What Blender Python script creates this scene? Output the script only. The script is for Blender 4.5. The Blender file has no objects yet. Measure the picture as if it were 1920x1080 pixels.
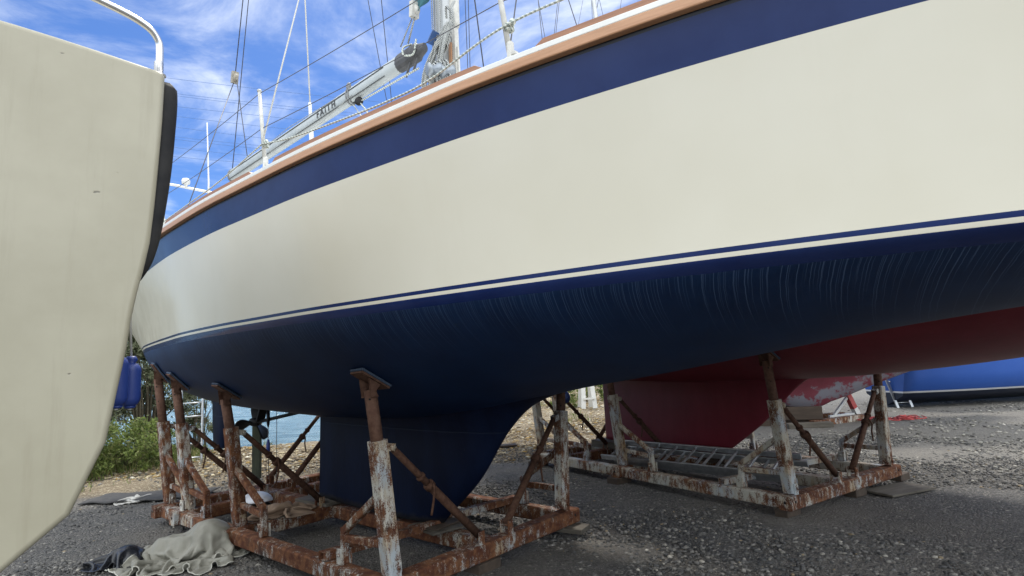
import bpy, bmesh, math, random
import numpy as np
from mathutils import Vector, Matrix, noise as mnoise

random.seed(7)
rng = np.random.default_rng(11)
R_ = math.radians
scene = bpy.context.scene
col = scene.collection

# ------------------------------------------------------------------ camera
EYE = np.array([0.0, 0.0, 1.55])
PITCH, ROLL, FPX = R_(7.2), R_(2.7), 1082.0
_F = np.array([0, math.cos(PITCH), math.sin(PITCH)])
_U0 = np.array([0, -math.sin(PITCH), math.cos(PITCH)])
_R0 = np.array([1.0, 0, 0])
_R = math.cos(ROLL)*_R0 - math.sin(ROLL)*_U0
_U = math.sin(ROLL)*_R0 + math.cos(ROLL)*_U0
cd = bpy.data.cameras.new("camera")
cam = bpy.data.objects.new("camera", cd)
col.objects.link(cam)
cd.sensor_width = 36.0
cd.lens = 36.0*FPX/1920.0
cd.clip_start = 0.05
cd.clip_end = 6000
M = Matrix.Identity(4)
for i in range(3):
    M[i][0], M[i][1], M[i][2], M[i][3] = _R[i], _U[i], -_F[i], EYE[i]
cam.matrix_world = M
scene.camera = cam

# ------------------------------------------------------------------ light
SUN_EL, SUN_AZ = R_(60), R_(-4)          # azimuth from +Y (ahead), clockwise positive
sun_dir = Vector((math.sin(SUN_AZ)*math.cos(SUN_EL), math.cos(SUN_AZ)*math.cos(SUN_EL), math.sin(SUN_EL)))
sl = bpy.data.lights.new("sun", 'SUN')
sl.energy = 1.6
sl.angle = R_(11)
sl.color = (1.0, 0.95, 0.87)
so = bpy.data.objects.new("sun", sl)
so.rotation_euler = sun_dir.to_track_quat('Z', 'Y').to_euler()
col.objects.link(so)

w = bpy.data.worlds.new("World")
scene.world = w
w.use_nodes = True
nt = w.node_tree
nt.nodes.clear()
def N(nt, typ, **kw):
    n = nt.nodes.new(typ)
    for k, v in kw.items():
        if k == 'ins':
            for kk, vv in v.items():
                n.inputs[kk].default_value = vv
        else:
            setattr(n, k, v)
    return n
L = lambda nt, a, b: nt.links.new(a, b)
sky = N(nt, 'ShaderNodeTexSky', sky_type='NISHITA', sun_disc=False, sun_elevation=SUN_EL, sun_rotation=SUN_AZ,
        altitude=0, air_density=1.0, dust_density=0.6, ozone_density=2.5)
hsv = N(nt, 'ShaderNodeHueSaturation', ins={'Saturation': 1.06, 'Value': 1.0})
tint = N(nt, 'ShaderNodeMix', data_type='RGBA', blend_type='MULTIPLY')
tint.inputs['Factor'].default_value = 1.0
tint.inputs['B'].default_value = (0.36, 0.51, 0.76, 1)
L(nt, sky.outputs[0], hsv.inputs['Color'])
L(nt, hsv.outputs[0], tint.inputs['A'])
tc = N(nt, 'ShaderNodeTexCoord')
sep = N(nt, 'ShaderNodeSeparateXYZ')
L(nt, tc.outputs['Generated'], sep.inputs[0])
zc_ = N(nt, 'ShaderNodeMath', operation='MAXIMUM'); zc_.inputs[1].default_value = 0.03
L(nt, sep.outputs[2], zc_.inputs[0])
zz = N(nt, 'ShaderNodeMath', operation='ADD'); zz.inputs[1].default_value = 0.12
L(nt, zc_.outputs[0], zz.inputs[0])
dx = N(nt, 'ShaderNodeMath', operation='DIVIDE'); L(nt, sep.outputs[0], dx.inputs[0]); L(nt, zz.outputs[0], dx.inputs[1])
dy = N(nt, 'ShaderNodeMath', operation='DIVIDE'); L(nt, sep.outputs[1], dy.inputs[0]); L(nt, zz.outputs[0], dy.inputs[1])
cmb = N(nt, 'ShaderNodeCombineXYZ'); L(nt, dx.outputs[0], cmb.inputs[0]); L(nt, dy.outputs[0], cmb.inputs[1])
n1 = N(nt, 'ShaderNodeTexNoise', ins={'Scale': 2.2, 'Detail': 9.0, 'Roughness': 0.62, 'Distortion': 0.5})
n2 = N(nt, 'ShaderNodeTexNoise', ins={'Scale': 0.55, 'Detail': 3.0, 'Roughness': 0.5})
L(nt, cmb.outputs[0], n1.inputs['Vector']); L(nt, cmb.outputs[0], n2.inputs['Vector'])
# large scale coverage: clearer low on the left ahead, thicker to the right; cloud behind added as fill
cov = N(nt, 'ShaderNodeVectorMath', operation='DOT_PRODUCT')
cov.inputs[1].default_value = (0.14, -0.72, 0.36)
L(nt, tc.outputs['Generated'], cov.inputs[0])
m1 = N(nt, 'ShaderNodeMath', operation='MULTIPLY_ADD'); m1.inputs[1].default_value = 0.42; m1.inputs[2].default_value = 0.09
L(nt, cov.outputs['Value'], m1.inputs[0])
m2 = N(nt, 'ShaderNodeMath', operation='MULTIPLY_ADD'); m2.inputs[1].default_value = 0.55
L(nt, n2.outputs['Fac'], m2.inputs[0]); L(nt, m1.outputs[0], m2.inputs[2])
m3 = N(nt, 'ShaderNodeMath', operation='MULTIPLY_ADD'); m3.inputs[1].default_value = 1.0
L(nt, n1.outputs['Fac'], m3.inputs[0]); L(nt, m2.outputs[0], m3.inputs[2])
ramp = N(nt, 'ShaderNodeMapRange', interpolation_type='SMOOTHSTEP')
ramp.inputs['From Min'].default_value = 0.59
ramp.inputs['From Max'].default_value = 1.06
L(nt, m3.outputs[0], ramp.inputs['Value'])
fz = N(nt, 'ShaderNodeMapRange'); fz.inputs['From Min'].default_value = 0.02; fz.inputs['From Max'].default_value = 0.25
L(nt, sep.outputs[2], fz.inputs['Value'])
cf = N(nt, 'ShaderNodeMath', operation='MULTIPLY'); L(nt, ramp.outputs[0], cf.inputs[0]); L(nt, fz.outputs[0], cf.inputs[1])
# clouds out of view behind the camera, brightened as added fill for the hull
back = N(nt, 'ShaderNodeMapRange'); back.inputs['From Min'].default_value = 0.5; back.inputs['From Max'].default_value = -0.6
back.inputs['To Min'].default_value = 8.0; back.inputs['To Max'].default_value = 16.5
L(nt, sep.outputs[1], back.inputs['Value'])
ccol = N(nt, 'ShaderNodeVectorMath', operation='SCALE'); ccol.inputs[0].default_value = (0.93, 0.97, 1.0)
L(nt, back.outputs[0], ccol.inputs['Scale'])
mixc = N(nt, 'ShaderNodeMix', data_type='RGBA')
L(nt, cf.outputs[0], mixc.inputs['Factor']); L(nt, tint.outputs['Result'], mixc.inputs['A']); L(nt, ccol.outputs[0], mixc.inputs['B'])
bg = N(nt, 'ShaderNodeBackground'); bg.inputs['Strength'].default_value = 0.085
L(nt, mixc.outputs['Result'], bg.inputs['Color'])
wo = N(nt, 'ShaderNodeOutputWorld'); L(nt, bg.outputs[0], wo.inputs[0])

scene.view_settings.view_transform = 'Standard'
scene.view_settings.look = 'None'
scene.view_settings.gamma = 1.0
scene.view_settings.use_curve_mapping = False
scene.view_settings.exposure = 1.12

# ------------------------------------------------------------------ helpers
class Frame:
    """a yard frame: U along a boat towards its bow, V to its port side"""
    def __init__(s, deg, o=(0, 0, 0)):
        a = R_(deg)
        s.a = a
        s.u = np.array([math.cos(a), math.sin(a), 0.0])
        s.v = np.array([-math.sin(a), math.cos(a), 0.0])
        s.k = np.array([0, 0, 1.0])
        s.o = np.array(o, float)                  # origin of the thing in (U, V, z)
    def world(s, p):
        return p[0]*s.u + p[1]*s.v + p[2]*s.k
    def loc(s, p):
        return np.asarray(p, float) - s.o
    def to(s, P):
        P = np.asarray(P, float)
        return np.array([P@s.u, P@s.v, P[2]])

def sight(px, py):
    return (px-960)/FPX*_R - (py-540)/FPX*_U + _F
def at_v(fr, px, py, vc):
    """point of a vertical plane V = vc, as frame coordinates"""
    d = sight(px, py); t = (vc - EYE@fr.v)/(d@fr.v)
    return fr.to(EYE + t*d)
def at_z(px, py, z):
    d = sight(px, py); t = (z-EYE[2])/d[2]
    return EYE + t*d

class MB:
    def __init__(s):
        s.v = []; s.f = []; s.smooth = []
        s.mi = []
        s.m = 0
    def add(s, vs, fs, smooth=False):
        o = len(s.v)
        s.v += [tuple(map(float, p)) for p in vs]
        for f in fs:
            s.f.append(tuple(o+i for i in f)); s.smooth.append(smooth); s.mi.append(s.m)
        return s
    def hexa(s, c):
        return s.add(c, [(0, 3, 2, 1), (4, 5, 6, 7), (0, 1, 5, 4), (1, 2, 6, 5), (2, 3, 7, 6), (3, 0, 4, 7)])
    def box(s, lo, hi):
        (a, b, c), (d, e, f) = lo, hi
        return s.hexa([(a, b, c), (d, b, c), (d, e, c), (a, e, c), (a, b, f), (d, b, f), (d, e, f), (a, e, f)])
    def beam(s, p0, p1, wd, ht, up=(0, 0, 1), ch=0.0):
        p0, p1, up = Vector(p0), Vector(p1), Vector(up)
        d = (p1-p0).normalized()
        x = d.cross(up)
        if x.length < 1e-4:
            x = d.cross(Vector((1, 0, 0)))
        x.normalize(); y = x.cross(d)
        w2, h2 = wd/2, ht/2
        if ch <= 0:
            pr = [(-w2, -h2), (w2, -h2), (w2, h2), (-w2, h2)]
        else:
            c = ch
            pr = [(-w2+c, -h2), (w2-c, -h2), (w2, -h2+c), (w2, h2-c), (w2-c, h2), (-w2+c, h2), (-w2, h2-c), (-w2, -h2+c)]
        n = len(pr)
        vs = [p0+x*a+y*b for a, b in pr]+[p1+x*a+y*b for a, b in pr]
        fs = [tuple(range(n))[::-1], tuple(range(n, 2*n))]+[(i, (i+1) % n, n+(i+1) % n, n+i) for i in range(n)]
        # orientation is fixed later by recalc
        return s.add(vs, fs)
    def tube(s, pts, r, n=10, caps=True, closed=False):
        pts = [Vector(p) for p in pts]
        if not hasattr(r, '__len__'):
            r = [r]*len(pts)
        m = len(pts)
        t0 = (pts[1]-pts[0]).normalized()
        ref = Vector((0, 0, 1)) if abs(t0.z) < 0.9 else Vector((1, 0, 0))
        x = t0.cross(ref).normalized()
        vs = []
        for i, p in enumerate(pts):
            if closed:
                t = (pts[(i+1) % m]-pts[i-1]).normalized()
            elif i == 0:
                t = t0
            elif i == m-1:
                t = (pts[-1]-pts[-2]).normalized()
            else:
                t = (pts[i+1]-pts[i-1]).normalized()
            x = (x-t*x.dot(t))
            if x.length < 1e-6:
                x = t.cross(Vector((0.3, 0.5, 0.8)))
            x.normalize(); y = t.cross(x)
            for k in range(n):
                a = 2*math.pi*k/n
                vs.append(p+(x*math.cos(a)+y*math.sin(a))*r[i])
        fs = []
        rng_ = m if closed else m-1
        for i in range(rng_):
            j = (i+1) % m
            for k in range(n):
                fs.append((i*n+k, i*n+(k+1) % n, j*n+(k+1) % n, j*n+k))
        s.add(vs, fs, True)
        if caps and not closed:
            o = len(s.v)-len(vs)
            s.f.append(tuple(o+k for k in range(n))[::-1]); s.smooth.append(False); s.mi.append(s.m)
            s.f.append(tuple(o+(m-1)*n+k for k in range(n))); s.smooth.append(False); s.mi.append(s.m)
        return s
    def lathe(s, c, ax, prof, n=16):
        """prof: (radius, height along ax)"""
        c, ax = Vector(c), Vector(ax).normalized()
        x = ax.cross(Vector((0, 0, 1)))
        if x.length < 1e-3:
            x = Vector((1, 0, 0))
        x.normalize(); y = ax.cross(x)
        vs, fs = [], []
        for r, h in prof:
            for k in range(n):
                a = 2*math.pi*k/n
                vs.append(c+ax*h+(x*math.cos(a)+y*math.sin(a))*max(r, 1e-4))
        for i in range(len(prof)-1):
            for k in range(n):
                fs.append((i*n+k, i*n+(k+1) % n, (i+1)*n+(k+1) % n, (i+1)*n+k))
        fs.append(tuple(range(n))[::-1]); fs.append(tuple((len(prof)-1)*n+k for k in range(n)))
        return s.add(vs, fs, True)
    def grid(s, P, smooth=True, wrap=False):
        """P[i][j] points"""
        a, b = len(P), len(P[0])
        vs = [p for row in P for p in row]
        fs = []
        for i in range(a-1):
            for j in range(b-1 if not wrap else b):
                k = (j+1) % b
                fs.append((i*b+j, i*b+k, (i+1)*b+k, (i+1)*b+j))
        return s.add(vs, fs, smooth)
    def build(s, name, mats, fr=None, parent=None, recalc=True, bevel=0.0, seg=2):
        me = bpy.data.meshes.new(name)
        V = np.array(s.v, float)
        if fr is not None:
            V = V - fr.o
        me.from_pydata([tuple(p) for p in V], [], s.f)
        if not isinstance(mats, (list, tuple)):
            mats = [mats]
        for m in mats:
            me.materials.append(m)
        me.polygons.foreach_set('use_smooth', s.smooth)
        me.polygons.foreach_set('material_index', s.mi)
        if recalc:
            bm = bmesh.new(); bm.from_mesh(me)
            bmesh.ops.recalc_face_normals(bm, faces=bm.faces)
            bm.to_mesh(me); bm.free()
        me.update()
        o = bpy.data.objects.new(name, me)
        col.objects.link(o)
        if parent is not None:
            o.parent = parent
        elif fr is not None:
            o.location = fr.world(fr.o); o.rotation_euler = (0, 0, fr.a)
        if bevel > 0:
            b = o.modifiers.new('bevel', 'BEVEL'); b.width = bevel; b.segments = seg; b.limit_method = 'ANGLE'; b.angle_limit = R_(40)
        return o

def tag(o, label, cat, group=None, kind=None):
    if label: o['label'] = label
    if cat: o['category'] = cat
    if group: o['group'] = group
    if kind: o['kind'] = kind
    return o
def thing(name, fr, label, cat, group=None):
    o = bpy.data.objects.new(name, None)
    o.empty_display_size = 0.2
    o.location = fr.world(fr.o); o.rotation_euler = (0, 0, fr.a)
    col.objects.link(o)
    return tag(o, label, cat, group)
def pchip(xk, yk):
    xk, yk = np.array(xk, float), np.array(yk, float)
    h = np.diff(xk); d = np.diff(yk)/h
    m = np.zeros_like(yk)
    for i in range(1, len(xk)-1):
        if d[i-1]*d[i] > 0:
            w1, w2 = 2*h[i]+h[i-1], h[i]+2*h[i-1]
            m[i] = (w1+w2)/(w1/d[i-1]+w2/d[i])
    m[0], m[-1] = d[0], d[-1]
    def fn(x):
        x = np.clip(x, xk[0], xk[-1])
        i = np.clip(np.searchsorted(xk, x)-1, 0, len(h)-1)
        t = (x-xk[i])/h[i]
        return ((2*t**3-3*t**2+1)*yk[i]+(t**3-2*t**2+t)*h[i]*m[i]+(-2*t**3+3*t**2)*yk[i+1]+(t**3-t**2)*h[i]*m[i+1])
    return fn

# ------------------------------------------------------------------ materials
def mat(name, base=(0.5, 0.5, 0.5), rough=0.5, metal=0.0, spec=0.5, coat=0.0):
    m = bpy.data.materials.new(name)
    m.use_nodes = True
    b = m.node_tree.nodes['Principled BSDF']
    b.inputs['Base Color'].default_value = (*base, 1)
    b.inputs['Roughness'].default_value = rough
    b.inputs['Metallic'].default_value = metal
    b.inputs['Specular IOR Level'].default_value = spec
    b.inputs['Coat Weight'].default_value = coat
    b.inputs['Coat Roughness'].default_value = 0.06
    return m
def bsdf(m): return m.node_tree.nodes['Principled BSDF']
def objco(nt, scale=(1, 1, 1)):
    t = N(nt, 'ShaderNodeTexCoord'); mp = N(nt, 'ShaderNodeMapping'); mp.inputs['Scale'].default_value = scale
    L(nt, t.outputs['Object'], mp.inputs['Vector'])
    return mp.outputs[0]
def noise(nt, vec, sc, det=6, ro=0.6, dist=0.0):
    n = N(nt, 'ShaderNodeTexNoise', ins={'Scale': sc, 'Detail': det, 'Roughness': ro, 'Distortion': dist})
    L(nt, vec, n.inputs['Vector'])
    return n.outputs['Fac']
def rng_map(nt, val, a, b, c=0.0, d=1.0, smooth=True):
    n = N(nt, 'ShaderNodeMapRange', interpolation_type='SMOOTHSTEP' if smooth else 'LINEAR')
    n.inputs['From Min'].default_value = a; n.inputs['From Max'].default_value = b
    n.inputs['To Min'].default_value = c; n.inputs['To Max'].default_value = d
    L(nt, val, n.inputs['Value'])
    return n.outputs[0]
def mathn(nt, op, a, b=None, clamp=False):
    n = N(nt, 'ShaderNodeMath', operation=op, use_clamp=clamp)
    for i, x in enumerate((a, b)):
        if x is None: continue
        if isinstance(x, (int, float)): n.inputs[i].default_value = x
        else: L(nt, x, n.inputs[i])
    return n.outputs[0]
def mixn(nt, fac, a, b, blend='MIX'):
    n = N(nt, 'ShaderNodeMix', data_type='RGBA', blend_type=blend)
    for k, x in (('Factor', fac), ('A', a), ('B', b)):
        if isinstance(x, (int, float)): n.inputs[k].default_value = x
        elif isinstance(x, tuple): n.inputs[k].default_value = (*x, 1)[:4]
        else: L(nt, x, n.inputs[k])
    return n.outputs['Result']
def bump(m, height, strength=0.3, dist=0.01):
    nt = m.node_tree
    b = N(nt, 'ShaderNodeBump'); b.inputs['Strength'].default_value = strength; b.inputs['Distance'].default_value = dist
    L(nt, height, b.inputs['Height']); L(nt, b.outputs[0], bsdf(m).inputs['Normal'])
def setc(m, c): L(m.node_tree, c, bsdf(m).inputs['Base Color'])
def setr(m, r): L(m.node_tree, r, bsdf(m).inputs['Roughness'])

def noisy(name, c1, c2, sc=20, rough=0.6, metal=0.0, b=0.2, stretch=(1, 1, 1), spec=0.5, bd=0.004):
    m = mat(name, c1, rough, metal, spec); nt = m.node_tree
    v = objco(nt, stretch)
    f = noise(nt, v, sc)
    setc(m, mixn(nt, rng_map(nt, f, 0.3, 0.7), c1, c2))
    if b > 0:
        bump(m, noise(nt, v, sc*2.3), b, bd)
    return m

def rusty(name, rust, paint=(0.42, 0.42, 0.38), blue=0.35):
    """old white / pale blue paint broken by rust; 'rust' is the share of rust"""
    m = mat(name, paint, 0.75, 0, .25); nt = m.node_tree
    v = objco(nt)
    vs = objco(nt, (1, 1, 0.35))
    big = noise(nt, v, 3.1, 5, 0.6, 0.4)
    fin = noise(nt, vs, 22, 8, 0.75)
    ff = noise(nt, v, 120, 3, 0.7)
    s = mathn(nt, 'ADD', mathn(nt, 'MULTIPLY', big, 0.55), mathn(nt, 'MULTIPLY', fin, 0.75))
    s = mathn(nt, 'ADD', s, mathn(nt, 'MULTIPLY', ff, 0.40))
    c = 1.08-0.55*rust-0.0
    mask = rng_map(nt, s, c-0.06, c+0.06)
    pc = mixn(nt, rng_map(nt, noise(nt, v, 4.3, 3), 0.45, 0.62), paint, (0.40, 0.44, 0.46) if blue > 0 else paint)
    pc = mixn(nt, rng_map(nt, noise(nt, vs, 9, 6, 0.7), 0.42, 0.72), pc, (0.36, 0.25, 0.13))
    rc = mixn(nt, rng_map(nt, noise(nt, v, 14, 6, 0.7), 0.35, 0.7), (0.080, 0.028, 0.016), (0.205, 0.092, 0.042))
    rc = mixn(nt, rng_map(nt, noise(nt, v, 5, 4, 0.6), 0.55, 0.75), rc, (0.042, 0.025, 0.019))
    setc(m, mixn(nt, mask, pc, rc))
    setr(m, rng_map(nt, mask, 0, 1, 0.5, 0.9, False))
    h = mathn(nt, 'ADD', mathn(nt, 'MULTIPLY', mask, -0.6), mathn(nt, 'MULTIPLY', noise(nt, v, 70, 5, 0.7), 0.5))
    bump(m, h, 0.5, 0.004)
    return m

M_rust_post = rusty('rust_post', 0.42, (0.52, 0.51, 0.46))
M_rust_post2 = rusty('rustier_post', 0.56)
M_rust_beam = rusty("rust_beam", 0.57)
M_rust_dark = noisy('rust_dark', (0.055, 0.026, 0.017), (0.105, 0.055, 0.035), 30, 0.85, 0, 0.5, spec=.2)
M_rust_tube = noisy('rust_tube', (0.085, 0.042, 0.029), (0.14, 0.078, 0.054), 26, 0.8, 0, 0.5, spec=.2)
M_white_post = rusty('flaking_post', 0.39, (0.45, 0.43, 0.365))
M_white_beam = rusty('flaking_beam', 0.53, (0.46, 0.44, 0.375))
M_carpet = noisy('carpet', (0.03, 0.05, 0.09), (0.07, 0.10, 0.15), 120, 0.95, 0, 0.8)
M_black = noisy('black_rubber', (0.012, 0.012, 0.014), (0.025, 0.024, 0.024), 12, 0.5, 0, 0.05, spec=.18)
M_hole = mat('hole', (0.006, 0.005, 0.005), 0.9)
M_steel = noisy('stainless', (0.55, 0.55, 0.55), (0.65, 0.65, 0.66), 8, 0.22, 1.0, 0)
M_alu = noisy('aluminium', (0.42, 0.44, 0.46), (0.56, 0.57, 0.58), 18, 0.42, 0.85, 0.1)
M_mast = noisy('mast_alu', (0.42, 0.44, 0.45), (0.52, 0.53, 0.53), 5, 0.38, 0.25, 0.05, (1, 1, 0.3))
M_winch = noisy('winch_drum', (.20, .23, .27), (.30, .33, .36), 12, .45, .6, .05)
M_white = noisy('white_paint', (0.66, 0.66, 0.635), (0.73, 0.73, 0.70), 6, 0.35, 0, 0)
M_stan = noisy('stanchion', (0.46, 0.45, 0.41), (0.58, 0.57, 0.53), 30, 0.42, 0, 0.1)
M_wire = mat('wire', (0.09, 0.09, 0.10), 0.45, 0.6)
M_powerwire = mat('cable', (0.09, 0.13, 0.22), 0.8)
M_grey = noisy('grey_plastic', (0.16, 0.165, 0.17), (0.22, 0.22, 0.23), 15, 0.5, 0, 0.1)
M_blue_fender = noisy('blue_fender', (0.014, 0.036, 0.21), (0.028, 0.062, 0.27), 6, 0.42, 0, 0.05)
M_tealcloth = noisy('teal_cloth', (0.035, 0.12, 0.15), (0.05, 0.17, 0.2), 12, 0.8, 0, 0.2)
def rope_mat(name, c1, c2, sc):
    m = mat(name, c1, 0.85); nt = m.node_tree
    v = objco(nt)
    wv = N(nt, 'ShaderNodeTexWave', wave_type='BANDS', bands_direction='DIAGONAL', ins={'Scale': sc, 'Distortion': 2.0, 'Detail': 2.0, 'Detail Scale': 3.0})
    L(nt, v, wv.inputs['Vector'])
    setc(m, mixn(nt, rng_map(nt, wv.outputs['Fac'], 0.35, 0.65), c1, c2))
    bump(m, wv.outputs['Fac'], 0.5, 0.003)
    return m
M_rope = rope_mat('braided_rope', (0.62, 0.64, 0.58), (0.32, 0.36, 0.33), 22)
M_ropedark = rope_mat('fleck_rope', (0.55, 0.56, 0.52), (0.10, 0.11, 0.13), 34)
def wood(name, c1, c2, sc=9, rough=0.6, stretch=(0.12, 1, 1)):
    m = mat(name, c1, rough); nt = m.node_tree
    v = objco(nt, stretch)
    n_ = noise(nt, v, sc, 8, 0.65, 0.6)
    setc(m, mixn(nt, rng_map(nt, n_, 0.32, 0.68), c1, c2))
    bump(m, n_, 0.35, 0.004)
    return m
M_teak = wood('teak_varnish', (0.40, 0.205, 0.105), (0.49, 0.265, 0.145), 22, 0.42, (0.1, 1, 2.2))
M_teakcap = wood('teak_cap', (0.27, 0.125, 0.07), (0.34, 0.165, 0.09), 22, 0.5, (0.1, 1, 2.2))
M_greywood = wood('weathered_timber', (0.135, 0.12, 0.097), (0.07, 0.06, 0.047), 10, 0.85)
M_brownwood = wood('brown_timber', (0.085, 0.06, 0.042), (0.05, 0.036, 0.026), 10, 0.85)
M_greenpost = wood('mossy_timber', (0.075, 0.085, 0.055), (0.035, 0.04, 0.03), 10, 0.9, (1, 1, 0.12))

# yacht colours (bands are painted on the hull at fixed heights)
Z_RAIL, Z_BLUE, Z_CREAM0, Z_W1, Z_W0, Z_BOOT = 2.822, 2.632, 1.936, 1.916, 1.898, 1.851
def hull_paint():
    m = mat('yacht_hull_paint', (0.7, 0.68, 0.6), 0.25, 0, 0.5); nt = m.node_tree
    t = N(nt, 'ShaderNodeTexCoord'); sp = N(nt, 'ShaderNodeSeparateXYZ'); L(nt, t.outputs['Object'], sp.inputs[0])
    z = sp.outputs[2]
    v = t.outputs['Object']
    jag = noise(nt, objco(nt, (1, 0.0, 0.0)), 9, 4, 0.7)
    gt = lambda h: mathn(nt, 'GREATER_THAN', z, h)
    big = noise(nt, v, 1.3, 4, 0.55)
    cream = mixn(nt, rng_map(nt, big, 0.3, 0.7), (0.61, 0.578, 0.478), (0.64, 0.61, 0.515))
    cream = mixn(nt, rng_map(nt, noise(nt, objco(nt, (2.2, 2.2, .35)), 2.0, 7, 0.7), 0.52, 0.80, 0, .2), cream, (0.56, 0.52, 0.425))
    cream = mixn(nt, rng_map(nt, noise(nt, objco(nt, (1.2, 1, 6)), 3.5, 8, 0.75), 0.66, 0.80, 0, .2), cream, (0.52, 0.50, 0.45))
    navy = mixn(nt, rng_map(nt, noise(nt, v, 3, 5, 0.6), 0.35, 0.65), (0.009, 0.020, 0.088), (0.013, 0.027, 0.105))
    # antifouling, with the run marks of wash water
    af = mixn(nt, rng_map(nt, noise(nt, v, 2.2, 6, 0.65), 0.3, 0.7), (0.0025, 0.0155, 0.057), (0.0045, 0.024, 0.080))
    af = mixn(nt, rng_map(nt, noise(nt, objco(nt, (3, 3, 8)), 3, 6, 0.7), 0.62, 0.82, 0, 0.5), af, (0.03, 0.035, 0.032))
    vor = N(nt, 'ShaderNodeCombineXYZ')
    wob = mathn(nt, 'MULTIPLY', mathn(nt, 'SUBTRACT', noise(nt, v, 9, 3, 0.6), 0.5), 0.009)
    kf = rng_map(nt, sp.outputs[0], .8, 4.6, 0.0, 0.95, False)
    uu = mathn(nt, 'ADD', mathn(nt, 'ADD', sp.outputs[0], wob), mathn(nt, 'MULTIPLY', kf, mathn(nt, 'MAXIMUM', mathn(nt, 'SUBTRACT', Z_BOOT, z), 0.0)))
    def streak(sc, thr, ofs):
        cx = N(nt, 'ShaderNodeCombineXYZ'); L(nt, mathn(nt, 'ADD', mathn(nt, 'MULTIPLY', uu, sc), ofs), cx.inputs[0])
        vo = N(nt, 'ShaderNodeTexVoronoi', voronoi_dimensions='1D', feature='F1', ins={'Scale': 1.0, 'Randomness': 1.0})
        L(nt, mathn(nt, 'ADD', mathn(nt, 'MULTIPLY', uu, sc), ofs), vo.inputs['W'])
        line = rng_map(nt, vo.outputs['Distance'], thr, thr*0.35, 0.0, 1.0)
        sc_ = N(nt, 'ShaderNodeSeparateColor'); L(nt, vo.outputs['Color'], sc_.inputs[0])
        length = mathn(nt, 'MULTIPLY_ADD', sc_.outputs[0], 0.26)
        nt.nodes[-1].inputs[2].default_value = 0.07
        dep = mathn(nt, 'SUBTRACT', Z_BOOT, z)
        fade = rng_map(nt, mathn(nt, 'DIVIDE', dep, length), 0.15, 1.0, 1.0, 0.0)
        on = rng_map(nt, sc_.outputs[1], 0.25, 0.35)
        return mathn(nt, 'MULTIPLY', mathn(nt, 'MULTIPLY', line, fade), on)
    st = mathn(nt, 'MAXIMUM', streak(34, 0.06, 0.0), mathn(nt, 'MULTIPLY', streak(75, 0.11, 9.3), 0.7))
    part_ = rng_map(nt, noise(nt, objco(nt, (1, 0, 0)), 0.9, 3), 0.32, 0.55, 0.25, 1.0)
    st = mathn(nt, 'MULTIPLY', mathn(nt, 'MULTIPLY', st, part_), 0.78)
    af = mixn(nt, st, af, (0.075, 0.125, 0.235))
    c = mixn(nt, gt(mathn(nt, 'ADD', Z_BOOT-0.006, mathn(nt, 'MULTIPLY', jag, 0.012))), af, navy)
    c = mixn(nt, gt(Z_W0), c, cream)
    c = mixn(nt, gt(Z_W1), c, navy)
    c = mixn(nt, gt(Z_CREAM0), c, cream)
    c = mixn(nt, gt(Z_BLUE), c, navy)
    c = mixn(nt, gt(Z_RAIL-0.016), c, (0.008, 0.008, 0.012))
    setc(m, c)
    gl = gt(Z_BOOT)
    rr = rng_map(nt, noise(nt, v, 4, 5, 0.6), 0.3, 0.7, 0.16, 0.24)
    setr(m, mathn(nt, 'ADD', mathn(nt, 'MULTIPLY', gl, rr), mathn(nt, 'MULTIPLY', mathn(nt, 'SUBTRACT', 1.0, gl), 0.55)))
    bh = mathn(nt, 'ADD', mathn(nt, 'MULTIPLY', noise(nt, v, 1.6, 2, 0.5), 1.0), mathn(nt, 'MULTIPLY', noise(nt, objco(nt, (2, 2, 9)), 14, 5, 0.7), 0.012))
    bump(m, bh, 0.10, 0.03)
    return m
M_hull = hull_paint(); bsdf(M_hull).inputs['Specular IOR Level'].default_value = 0.24
M_keel = mat('navy_antifoul', (.003, .008, .03), .55, 0, .16)
nt = M_keel.node_tree; v = objco(nt); sp = N(nt, 'ShaderNodeSeparateXYZ'); L(nt, v, sp.inputs[0])
kc = mixn(nt, rng_map(nt, noise(nt, objco(nt, (1, 1, .25)), 6, 6, .65), .3, .7), (.0016, .0045, .018), (.0034, .009, .031))
kc = mixn(nt, rng_map(nt, noise(nt, objco(nt, (14, 1, .22)), 3.1, 5, .7), .66, .74, 0, .55), kc, (.016, .035, .085))
kc = mixn(nt, rng_map(nt, noise(nt, v, 26, 4, .6), .72, .76, 0, .6), kc, (.05, .055, .06))
seam = mathn(nt, 'ABSOLUTE', mathn(nt, 'SUBTRACT', mathn(nt, 'ADD', sp.outputs[2], mathn(nt, 'MULTIPLY', noise(nt, v, 5, 3), .012)), 1.012))
kc = mixn(nt, rng_map(nt, seam, .002, .007, .22, 0), kc, (.03, .042, .06))
low = rng_map(nt, mathn(nt, 'ADD', sp.outputs[2], mathn(nt, 'MULTIPLY', noise(nt, v, 18, 6, .7), .12)), .30, .36, .8, 0)
kc = mixn(nt, low, kc, (.035, .034, .034))
setc(M_keel, kc)
bump(M_keel, mathn(nt, 'ADD', noise(nt, objco(nt, (1, 1, .4)), 14, 6, .7), rng_map(nt, seam, 0, .012, -1.2, 0)), .3, .006)

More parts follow.
